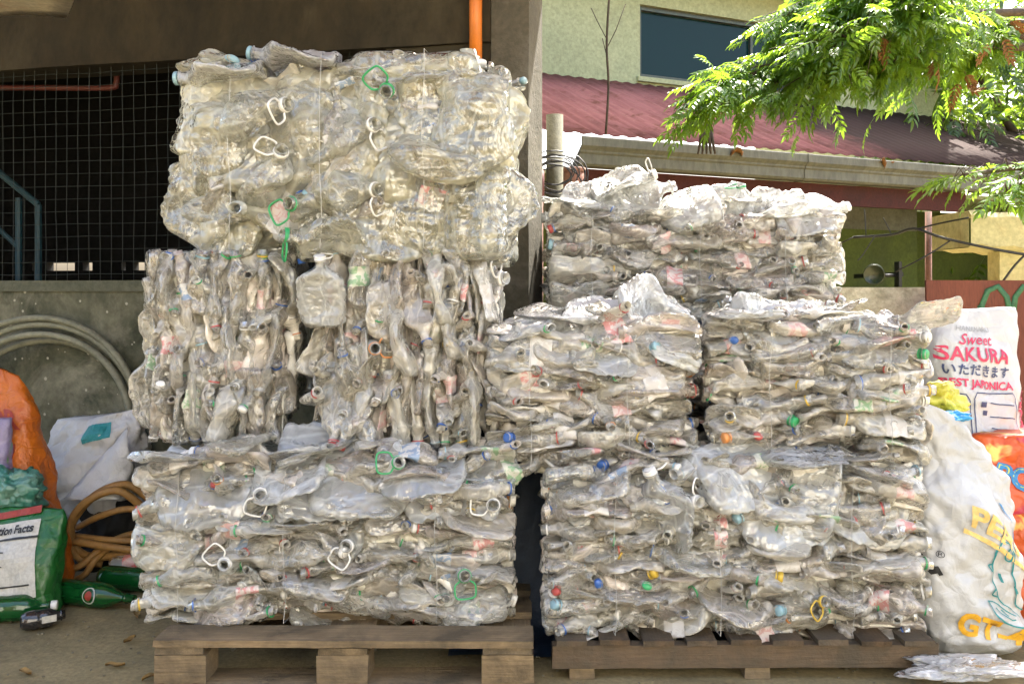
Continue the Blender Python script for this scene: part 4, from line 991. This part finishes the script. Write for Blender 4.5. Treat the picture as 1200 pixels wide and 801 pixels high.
# ------------------------------------------------------------------ clutter at the left
og = Sack('orange_sack', 'tall orange sack with brown scrollwork leaning by the green pouch', 'sack', (-1.81, 3.62, 0), .25, .18, .86, (-.30, .10), R(-8), M['sack_orange'], 21, .08, .16, .011, topcut=.06)
wrap(og, text_mesh('DR', .10, .15, .004), .02, .66, R(12), 'lettering', INK['maroon'])
for k, (cu, cv, rr) in enumerate(((.04, .50, .085), (.05, .45, .06), (.0, .60, .12))):
    pts = [(cu + rr * math.cos(a * .21) * .8 * (1 - a * .008), cv + rr * math.sin(a * .21) * 1.3 * (1 - a * .012)) for a in range(6 + 4 * k, 30)]
    wrap(og, strip([(max(-.12, min(.12, x)), y) for x, y in pts], .006), 0, 0, 0, 'scroll', INK['maroon'])
for z in (.36, .325, .29): wrap(og, text_mesh('GRAND', .03, 0, .0) if False else strip([(.0, z), (.03, z + .006), (.06, z), (.09, z + .005)], .010), 0, 0, 0, 'print_line', INK['maroon'])
ng = Sack('green_pouch', 'bright green pouch with a white nutrition panel at the left edge', 'pouch', (-1.775, 3.34, 0), .36, .14, .36, (-.05, .22), R(-10), weave_mat('green_film', (.008, .09, .014), (.007, .065, .011), .3, .5), 25, .05, .12, .009, bpinch=.05)
bm = bmesh.new(); q = [bm.verts.new((x, y, 0)) for x, y in ((-.165, -.12), (.115, -.12), (.115, .13), (-.165, .13))]; bm.faces.new(q)
wrap(ng, bm, 0, .185, R(8), 'label_panel', INK['white'], .015)
ng_off = ng.surf
ng.surf = lambda u, v, off=.0075: ng_off(u, v, off)
wrap(ng, text_mesh('Nutrition Facts', .036, 0, .0012), -.03, .285, R(8), 'lettering', INK['black'])
for (z, w_) in ((.258, .007), (.105, .006)): wrap(ng, strip([(-.155, z - .02), (.105, z + .018)], w_), 0, 0, 0, 'rule', INK['black'])
for i in range(9):
    z = .243 - i * .014; wrap(ng, strip([(-.15, z - .02), (-.15 + rnd.uniform(.05, .15), z - .012 + rnd.uniform(-.002, .004))], .0042), 0, 0, 0, 'print_line', INK['black'])
wrap(ng, strip([(-.15, .285), (.09, .322)], .022), 0, .035, 0, 'print_band', INK['maroon'])
crumple('teal_bag', 'crumpled teal and mint plastic bag on top of the green pouch', 'plastic bag', P(14, 575, 3.5), (.11, .09, .085), weave_mat('teal_film', (.014, .12, .09), (.11, .22, .17), .3, .6, 9), 31, .4)
Sack('lilac_pouch', 'lilac printed pouch tucked behind the green one at the left edge', 'pouch', (-2.06, 3.55, .0), .28, .14, .66, (.0, .10), R(-5), weave_mat('lilac_film', (.22, .19, .30), (.18, .15, .26), .35, .5, 6, [(5, .60, (.04, .26, .05)), (8, .64, (.30, .03, .08))]), 33, .1, .3, .012)
ws = Sack('slumped_sack', 'limp off-white sack with a teal print slumped against the wall', 'sack', (-1.80, 4.02, 0), .48, .24, .60, (.02, .04), R(-12), M['sack_white'], 41, .15, .4, .026, topcut=-.10)
bm = bmesh.new(); q = [bm.verts.new((x, y, 0)) for x, y in ((-.06, -.04), (.07, -.03), (.07, .035), (-.06, .03))]; bm.faces.new(q)
wrap(ws, bm, .05, .535, 0, 'print_block', INK['teal'], .015)
ft = MB(); rows = []
for j in range(14):
    t = j / 13; a = P(150 - 75 * t, 500 + 85 * t, 3.86 - .08 * t); b = P(158 - 20 * t, 548 + 36 * t, 3.84 - .12 * t)
    rows.append([a.lerp(b, i / 9) + Vector((0, -.03 * math.sin(i / 9 * 3.14) + .02 * fbm(Vector((i * .4, j * .4, 3))), .012 * fbm(Vector((i * .5, j * .5, 7))))) for i in range(10)])
ft.grid(rows); o = ft.build('flap', M['sack_white'], ws.e, True); o.matrix_parent_inverse = (Matrix.Translation(ws.e.location) @ Matrix.Rotation(R(-12), 4, 'Z')).inverted(); o.modifiers.new('solid', 'SOLIDIFY').thickness = .002
# grey hose coil leaning on the wall
hm = rough_mat('grey_green_hose', (.235, .235, .165), (.17, .175, .12), (.11, .11, .08), 5, 40, .55, .1)
hc = empty('hose_coil', (P(25, 515, 4.1).x, 4.12, 0)); tag(hc, 'large coil of grey-green hose leaning against the concrete wall', 'hose')
for k in range(4):
    rr = .50 - .024 * k + .006 * (k % 2); c = Vector((.01 * k, .02 + .012 * k * (1 if k % 2 else -1), .515 - .012 * k))
    MB().tube([c + Vector((rr * math.cos(a / 60 * 2 * math.pi), .13 * math.sin(a / 60 * 2 * math.pi) * .8, rr * math.sin(a / 60 * 2 * math.pi) * 1.02)) for a in range(60)], .015, 10, closed=True).build('turn', hm, hc, True)
# brown hose tangle
bh = rough_mat('ochre_hose', (.34, .175, .045), (.27, .15, .05), (.17, .12, .05), 6, 40, .5, .1)
bc = empty('brown_hose', (P(125, 640, 3.75).x, 3.75, 0)); tag(bc, 'tangled ochre brown hose heaped beside the lowest left bale', 'hose')
def pxs(pts, Y): return [P(a, b, Y + dy) - bc.location for a, b, dy in pts]
loops = [([(176, 602, .05), (140, 575, 0), (105, 585, -.03), (84, 610, -.03), (88, 640, 0), (110, 652, 0), (160, 648, .0), (185, 650, .02)], .016),
         ([(180, 588, .08), (150, 568, .04), (118, 576, 0), (92, 600, -.02), (80, 630, -.02), (95, 655, .0), (120, 660, .02)], .016),
         ([(90, 618, .05), (118, 604, .0), (150, 596, 0), (185, 600, .02)], .013),
         ([(88, 634, -.05), (125, 640, -.06), (165, 645, -.05), (195, 645, -.03)], .015),
         ([(90, 628, .0), (125, 632, -.03), (165, 634, 0), (190, 636, .03)], .013),
         ([(75, 668, -.05), (95, 662, -.05), (115, 645, -.02), (140, 630, .03), (170, 622, .08)], .014),
         ([(84, 682, -.06), (100, 672, -.06), (112, 655, -.04), (130, 640, .02)], .013)]
for pts, rr in loops: MB().tube(spline(pxs(pts, 3.72), 8), rr, 9).build('loop', bh, bc, True)
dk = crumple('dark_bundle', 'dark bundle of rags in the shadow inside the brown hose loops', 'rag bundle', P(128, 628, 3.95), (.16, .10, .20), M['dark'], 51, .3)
# soft-drink bottles on the ground: whole, lying down
gpet = NT('green_pet'); gpet.p.inputs['Base Color'].default_value = (.004, .055, .012, 1); gpet.p.inputs['Roughness'].default_value = .12; gpet.p.inputs['Specular IOR Level'].default_value = .7
gpet.l(gpet.bump(gpet.noise(gpet.coord(), 25, 3), .25, .01), gpet.p.inputs['Normal'])
dpet = plain_mat('dark_clear_pet', (.03, .028, .028), .1, .8, 0, .4, 40, .3)
def whole_bottle(label, foot, mouth_, Rb, mat, cap=None, logo=None, name='soda_bottle', band=None):
    a, b = Vector(foot), Vector(mouth_); L = (b - a).length; e = empty(name, a); tag(e, label, 'bottle')
    e.rotation_euler = frame(b - a).to_euler()
    pr_ = [(.012, .0005), (.0, Rb * .55), (.004, Rb * .75), (.02, Rb * .96), (.035, Rb)]
    for i in range(1, 9): pr_.append((.035 + (L * .58 - .035) * i / 9, Rb * (1 - .05 * math.exp(-((i - 4.5) / 1.2) ** 2))))
    for i in range(11): t = i / 10; pr_.append((L * (.58 + .32 * t), Rb - (Rb - .0145) * (.5 - .5 * math.cos(math.pi * t))))
    pr_ += [(L * .905, .019), (L * .915, .019), (L * .917, .0145), (L, .0145), (L, .011), (L * .95, .011)]
    o = MB().lathe(pr_, 28).build('body', mat, e, True)
    if cap: MB().lathe([(L - .016, .0145), (L - .016, .0165), (L + .002, .0165), (L + .004, .015), (L + .004, .0002)], 20).build('cap', CAPM[cap], e, True)
    if band: MB().lathe([(L * .25, Rb + .0006), (L * .5, Rb + .0006)], 28).build('paper_label', band, e, True)
    if logo:
        for nm, r0, mt in (('emblem', .030, INK['white']), ('emblem_centre', .025, gpet.m), ('emblem_mark', .016, INK['maroon'])):
            rows = []; k = {'emblem': .0012, 'emblem_centre': .0024, 'emblem_mark': .0036}[nm]
            for rr in (.001, r0 * .5, r0):
                rows.append([])
                for q_ in range(25):
                    an = 2 * math.pi * q_ / 24; du, dv = rr * math.cos(an) * .9, rr * math.sin(an); th = logo + dv / Rb
                    rows[-1].append((L * .55 + du, (Rb + k) * math.cos(th), (Rb + k) * math.sin(th)))
            MB().grid(rows).build(nm, mt, e, True)
    return e
def gp(px, py, Y, rb): p = P(px, py, Y); p.z = rb; return p
whole_bottle('green soda bottle with a round emblem lying on the ground, neck towards the pallet', gp(62, 698, 3.46, .046), gp(158, 706, 3.36, .046), .046, gpet.m, None, math.pi * .93)
whole_bottle('green soda bottle lying behind the one with the round emblem', gp(118, 680, 3.62, .046), gp(215, 690, 3.55, .046), .046, gpet.m)
whole_bottle('green soda bottle with white cap in front of the nutrition pouch', gp(-25, 722, 3.24, .045), gp(66, 700, 3.30, .045), .045, gpet.m, 'white')
whole_bottle('small dark bottle with a white sticker lying in front of the green bottles', gp(24, 722, 3.16, .033), gp(76, 706, 3.24, .033), .033, dpet, None, None, 'small_bottle')
whole_bottle('bottle with red and white label lying behind the green bottles', P(130, 662, 3.72), P(205, 655, 3.70), .040, M['pet_clear'], None, None, 'labelled_bottle', weave_mat('red_white_label', (.60, .05, .05), (.75, .70, .66), .4, .5, 30))
MB().box(.06, .105, -.0005, .0005, .005, .028).build('sticker', INK['white'], None)
st_ = bpy.data.objects['sticker']; st_.parent = bpy.data.objects['small_bottle']; st_.location = (0, -.0342, -.012)
# dry leaves and grit on the ground
lm = plain_mat('dry_leaf', (.32, .20, .07), .8, .2, 0, .5, 40)
for i, (px, py) in enumerate(((135, 782), (152, 752), (30, 790), (178, 795), (160, 722))):
    Y = CH * F / (py - HY); m = MB(); rows = []
    for j in range(5):
        w_ = .012 * math.sin(math.pi * (j + .3) / 4.6); rows.append([(-.03 + .015 * j, w_ * s_, .006 + .008 * abs(s_) + .003 * math.sin(j * 2 + i)) for s_ in (-1, 0, 1)])
    m.grid(rows); o = m.build('dry_leaf', lm, None, True); o.location = P(px, py, Y); o.rotation_euler = (0, 0, i * 1.3)
    tag(o, ['small dry leaf on the concrete just left of the weathered pallet', 'small dry leaf between the emblem bottle and the weathered pallet', 'small dry leaf nearest the lower left corner of the photo', 'small dry leaf at the foot of the weathered pallet corner block', 'small dry leaf beside the neck of the green emblem bottle'][i], 'leaf', 'dry leaves on the ground')
gr = MB(); rg = random.Random(77)
for i in range(700):
    x, y = rg.uniform(-2.2, 2.0), rg.uniform(2.35, 3.6); s_ = rg.uniform(.002, .006); gr.box(x, x + s_ * rg.uniform(.7, 1.8), y, y + s_, 0, s_ * .7)
tag(gr.build('grit', rough_mat('grit_stone', (.22, .19, .13), (.14, .12, .08), None, 8, 60)), 'scattered grit and crumbs on the concrete ground', 'grit', kind='stuff')

# ------------------------------------------------------------------ trees
def leaf_mat(name, c1, c2):
    g = NT(name); oi = g.n('ShaderNodeObjectInfo'); v = g.coord(); geo = g.n('ShaderNodeNewGeometry')
    n_ = g.noise(geo.outputs['Position'], 3.0, 3); t = g.math('MULTIPLY', g.math('ADD', g.math('ADD', n_, geo.outputs['Random Per Island']), oi.outputs['Random']), .36)
    c = g.ramp(t, [(.2, c1), (.75, c2)])
    df = g.n('ShaderNodeBsdfDiffuse'); g.l(c, df.inputs[0]); tl = g.n('ShaderNodeBsdfTranslucent'); g.l(g.mix(.5, c, (.36, .50, .03)), tl.inputs[0])
    m1 = g.n('ShaderNodeMixShader'); m1.inputs[0].default_value = .6; g.l(df.outputs[0], m1.inputs[1]); g.l(tl.outputs[0], m1.inputs[2])
    gl = g.n('ShaderNodeBsdfGlossy'); gl.inputs['Roughness'].default_value = .3
    m2 = g.n('ShaderNodeMixShader'); m2.inputs[0].default_value = .06; g.l(m1.outputs[0], m2.inputs[1]); g.l(gl.outputs[0], m2.inputs[2])
    g.l(m2.outputs[0], g.out.inputs['Surface']); g.t.nodes.remove(g.p); return g.m
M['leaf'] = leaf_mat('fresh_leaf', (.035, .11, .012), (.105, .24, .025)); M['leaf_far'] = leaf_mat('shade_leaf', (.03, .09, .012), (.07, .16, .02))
M['bark'] = rough_mat('bark', (.12, .085, .055), (.08, .06, .04), (.15, .13, .09), 6, 40, .9, .5)
M['leaf_dry'] = plain_mat('withered_leaf', (.26, .12, .04), .8, .2, 0, .4, 25)
def compound(seed, n_=7, ln=.34, ll=.105, lw_=.036):
    """Pinnate leaf: arching stalk, drooping folded leaflets in pairs and one at the tip. Local X outward."""
    rg = random.Random(seed); m = MB()
    def sp(t): return Vector((ln * t, .03 * math.sin(t * 2 + seed), -.35 * ln * t * t))
    m.tube([sp(k / 6) for k in range(7)], .0022, 3, caps=False)
    def leaflet(b, d, l, w_):
        d = d.normalized(); side = d.cross(Vector((0, 0, 1))).normalized(); upv = side.cross(d); k = len(m.v)
        pts = [b]; row = []
        for (t, ww) in ((.22, .75), (.5, 1.0), (.78, .62)):
            c = b + d * l * t - Vector((0, 0, 1)) * (l * .28 * t * t); row.append((c + side * w_ * ww * .5 + upv * w_ * .16, c, c - side * w_ * ww * .5 + upv * w_ * .16))
        tip = b + d * l - Vector((0, 0, 1)) * (l * .30)
        vs = [b] + [p for r in row for p in r] + [tip]
        m.add(vs, [(0, 1, 2), (0, 2, 3), (1, 4, 5, 2), (2, 5, 6, 3), (4, 7, 8, 5), (5, 8, 9, 6), (7, 10, 8), (8, 10, 9)])
    for i in range(n_):
        t = .28 + .68 * i / (n_ - 1); b = sp(t); ang = R(62 - 25 * t)
        for s_ in (-1, 1):
            d = Vector((math.cos(ang), s_ * math.sin(ang), rg.uniform(-.5, -.05))); leaflet(b, d, ll * rg.uniform(.8, 1.15) * (1 - .25 * abs(t - .6)), lw_ * rg.uniform(.85, 1.15))
    leaflet(sp(1), Vector((1, 0, -.6)), ll * 1.1, lw_)
    return m
LEAFMB = [compound(i, rnd.choice((5, 6, 7)), rnd.uniform(.26, .36)) for i in range(10)]
LEAFME = [m.mesh('leaf', M['leaf']) for m in LEAFMB]
tree = empty('leafy_tree', (6.2, 7.6, 0)); tag(tree, 'bright green tree with feathery drooping leaves reaching over the red roof', 'tree')
TL = tree.location.copy()
MB().tube([p - TL for p in spline([(6.2, 7.6, 0), (6.1, 7.5, 1.6), (6.0, 7.4, 3.0), (5.7, 7.2, 4.6)], 5)], [.15 - .004 * i for i in range(16)], 12).build('trunk', M['bark'], tree, True)
limbs = [[(6.0, 7.4, 3.0), P(1140, 40, 7.0), P(990, 62, 6.5), P(865, 118, 6.2)], [(6.0, 7.4, 3.1), P(1130, 25, 7.0), P(980, 50, 6.5), P(850, 100, 6.2)],
         [(5.9, 7.3, 3.6), P(1110, -25, 7.0), P(1000, -8, 6.7), P(940, 20, 6.5)], [(6.0, 7.4, 3.0), P(1160, 55, 6.9), P(1060, 68, 6.4), P(965, 88, 6.1)],
         [(5.9, 7.3, 3.6), P(1160, -10, 6.6), P(1060, 22, 6.1), P(990, 52, 5.9)], [(5.9, 7.3, 3.4), P(1180, 15, 6.6), P(1090, 10, 6.1), P(1020, 0, 6.0)],
         [(6.1, 7.4, 2.2), P(1260, 200, 6.2), P(1210, 195, 5.6), P(1130, 205, 5.3)], [(6.1, 7.4, 2.2), P(1260, 190, 6.0), P(1225, 200, 5.3), P(1180, 225, 5.1)],
         [(5.8, 7.3, 4.0), P(1220, 20, 7.2), P(1170, 45, 7.0), P(1110, 60, 6.9)]]
leaves = []; rg = random.Random(11)
for li, pts in enumerate(limbs):
    c = spline(pts, 8); n_ = len(c)
    MB().tube([p - TL for p in c], [.035 * (1 - .8 * i / (n_ - 1)) + .004 for i in range(n_)], 7).build('branch', M['bark'], tree, True)
    low = li in (6, 7)
    for i in range(9, n_):
        t = (c[i] - c[i - 1]).normalized()
        for k in range(7 if not low else 1):
            d = (t * .7 + Vector((rg.gauss(-.25, .5), rg.gauss(-.1, .5), rg.gauss(.06, .26)))).normalized(); ln = rg.uniform(.1, .5) * (1 if not low else .3)
            e_ = c[i] + d * ln + Vector((0, 0, -.12 * ln)); mid = (c[i] + e_) / 2 + Vector((0, 0, .05))
            tw_ = MB().tube([p - TL for p in (c[i], mid, e_)], [.005, .004, .002], 4); tw_.build('twig', M['bark'], tree) if k < 2 else None
            for q_ in range(rg.choice((2, 2, 3)) if not low else 2):
                f_ = rg.uniform(.35, 1.0); p = c[i].lerp(e_, f_); dd = (d + Vector((rg.gauss(-.2, .45), rg.gauss(-.15, .45), rg.gauss(-.12, .25)))).normalized()
                leaves.append((p, dd, rg.gauss(0, .4), rg.uniform(.42, .72)))
def seen(p): px = 600 + F * p.x / p.y; py = HY - F * (p.z - CH) / p.y; return -20 < py < 330 and 700 < px < 1230
leaves.sort(key=lambda L: (not seen(L[0]), L[0].y))
rest = MB()
for i, (p, d, ro, sc_) in enumerate(leaves):
    Mx = Matrix.Translation(p - TL) @ (frame(d, ro) * sc_).to_4x4(); k = rg.randrange(10)
    if i < 300:
        o = link(bpy.data.objects.new('leaf', LEAFME[k]), tree); o.matrix_basis = Mx
    else: rest.add([Mx @ Vector(v) for v in LEAFMB[k].v], LEAFMB[k].f)
o = rest.build('crown', M['leaf'], tree); o['kind'] = 'stuff'
DRYME = [LEAFMB[k].mesh('withered_leaf', M['leaf_dry']) for k in (1, 4, 7)]
for i, (px, py, Y) in enumerate(((1040, 38, 6.0), (1044, 46, 6.0), (1093, 66, 5.95), (1098, 74, 5.95), (1172, 40, 6.2), (1180, 22, 6.2), (1166, 50, 6.2), (1130, 92, 6.3), (1128, 84, 6.3), (1132, 98, 6.3))):
    o = link(bpy.data.objects.new('withered_leaf', DRYME[i % 3]), tree); o.matrix_basis = Matrix.Translation(P(px, py, Y) - TL) @ (frame((rg.gauss(0, .5), rg.gauss(0, .4), -1), rg.uniform(0, 6)) * .5).to_4x4()
# second, darker tree beyond the house
t2 = empty('shade_tree', (7.5, 13.5, 0)); tag(t2, 'dark green tree standing beyond the end of the pale house', 'tree'); T2 = t2.location.copy()
MB().tube([(0, 0, 0), (-.1, 0, 2.2), (.1, 0, 4.5)], [.22, .17, .08], 10).build('trunk', M['bark'], t2, True)
for k in range(7):
    a = k * .9; MB().tube([(-.05, 0, 1.6 + .35 * k), (1.0 * math.cos(a), 1.0 * math.sin(a), 2.4 + .4 * k), (2.0 * math.cos(a), 2 * math.sin(a), 2.7 + .45 * k)], [.08, .05, .02], 6).build('branch', M['bark'], t2, True)
cr = MB(); rg = random.Random(5)
cl = [(Vector((rg.gauss(.3, 1.3), rg.gauss(0, 1.0), rg.uniform(1.2, 6.0))), rg.uniform(.45, .8)) for _ in range(52)]
for (c, rr) in cl:
    for _ in range(30):
        d = Vector((rg.gauss(0, 1), rg.gauss(0, 1), rg.gauss(0, 1))).normalized(); p = c + d * rr * rg.uniform(.5, 1.05)
        Mx = Matrix.Translation(p) @ (frame((d + Vector((0, 0, -.3))).normalized(), rg.gauss(0, .5)) * rg.uniform(1.1, 1.7)).to_4x4(); k = rg.randrange(10)
        cr.add([Mx @ Vector(v) for v in LEAFMB[k].v], LEAFMB[k].f)
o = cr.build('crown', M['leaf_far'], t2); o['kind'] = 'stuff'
# bare sapling stem growing from the gutter, dead plant stubs, bare twigs in front of the wall
sp_ = empty('bare_sapling', P(710, 155, 7.9)); tag(sp_, 'thin bare sapling stem growing up from the gutter edge', 'sapling'); B0 = sp_.location.copy()
MB().tube([p - B0 for p in spline([P(710, 157, 7.9), P(713, 100, 7.9), P(711, 50, 7.9), P(715, -20, 7.9)], 5)], .011, 6).build('stem', M['bark'], sp_, True)
for a in ([P(712, 55, 7.9), P(722, 35, 7.9), P(733, 5, 7.9)], [P(712, 48, 7.9), P(700, 25, 7.9), P(693, 10, 7.9)], [P(712, 70, 7.9), P(706, 45, 7.9)]): MB().tube([p - B0 for p in a], .004, 5).build('twig', M['bark'], sp_, True)
dp = empty('dead_plant', P(825, 178, 7.85)); tag(dp, 'withered grey plant stump hanging over the gutter rim', 'plant'); D0 = dp.location.copy()
for k in range(5): MB().tube([p - D0 for p in (P(826 + k, 110 + 6 * k, 8.1), P(824 + 2 * k, 150, 8.0), P(818 + 5 * k, 180, 7.85))], [.012, .022, .008], 6).build('stalk', M['bark'], dp, True)
for i, (px, py, lb) in enumerate(((868, 176, 'dry straw-coloured leaf caught on the gutter rim near the dead plant'), (1040, 190, 'curled brown dead leaf caught on the gutter rim'), (805, 135, 'dry brown leaf clump lying on the red roof'))):
    m = MB(); rows = []
    for j in range(9):
        w_ = .055 * math.sin(math.pi * (j + .5) / 9) * (1 + .3 * math.sin(j * 2.3 + i)); rows.append([(-.11 + .027 * j, w_ * q_ * .5 + .02 * math.sin(j * 1.1), .05 * math.sin(j * .7 + i) - .045 * q_ * q_ + .012 * math.sin(j * 3 + q_ * 2)) for q_ in (-1, -.6, -.2, .2, .6, 1)])
    m.grid(rows); o = m.build('dead_leaf', M['leaf_dry'], None, True); o.location = hit(px, py, E0 + en * .225, en) if i < 2 else hit(px, py, E0 - en * .8 + Vector((0, 0, 0)), en)
    o.rotation_euler = (R(60), R(20 * (i - 1)), .5); o.modifiers.new('solid', 'SOLIDIFY').thickness = .002; tag(o, lb, 'leaf')
bt = empty('bare_branch', P(1200, 300, 5.7)); tag(bt, 'thin dark bare twigs crossing in front of the green wall', 'branch'); T0 = bt.location.copy()
for pts, rr in (([(1260, 300, 5.7), (1200, 298, 5.7), (1110, 280, 5.8), (1072, 268, 5.9), (1045, 275, 6.0), (1000, 278, 6.1)], .009), ([(1115, 281, 5.8), (1085, 300, 5.8), (1050, 318, 5.9)], .005), ([(1072, 269, 5.9), (1100, 262, 5.8), (1135, 255, 5.6)], .006), ([(1210, 290, 5.7), (1190, 310, 5.7), (1175, 330, 5.7)], .007), ([(1025, 277, 6.0), (1010, 300, 6), (1005, 305, 6)], .004), ([(1000, 278, 6.1), (985, 285, 6.2)], .004), ([(1045, 275, 6), (1035, 255, 6.1)], .003), ([(1015, 277, 6), (1013, 245, 6.1)], .003), ([(1260, 300, 5.7), (1290, 330, 5.7), (1300, 390, 5.7), (1300, 557, 5.7)], .012)):
    MB().tube([p - T0 for p in spline([P(*q) for q in pts], 4)], rr, 6).build('twig', M['black_wire'], bt, True)
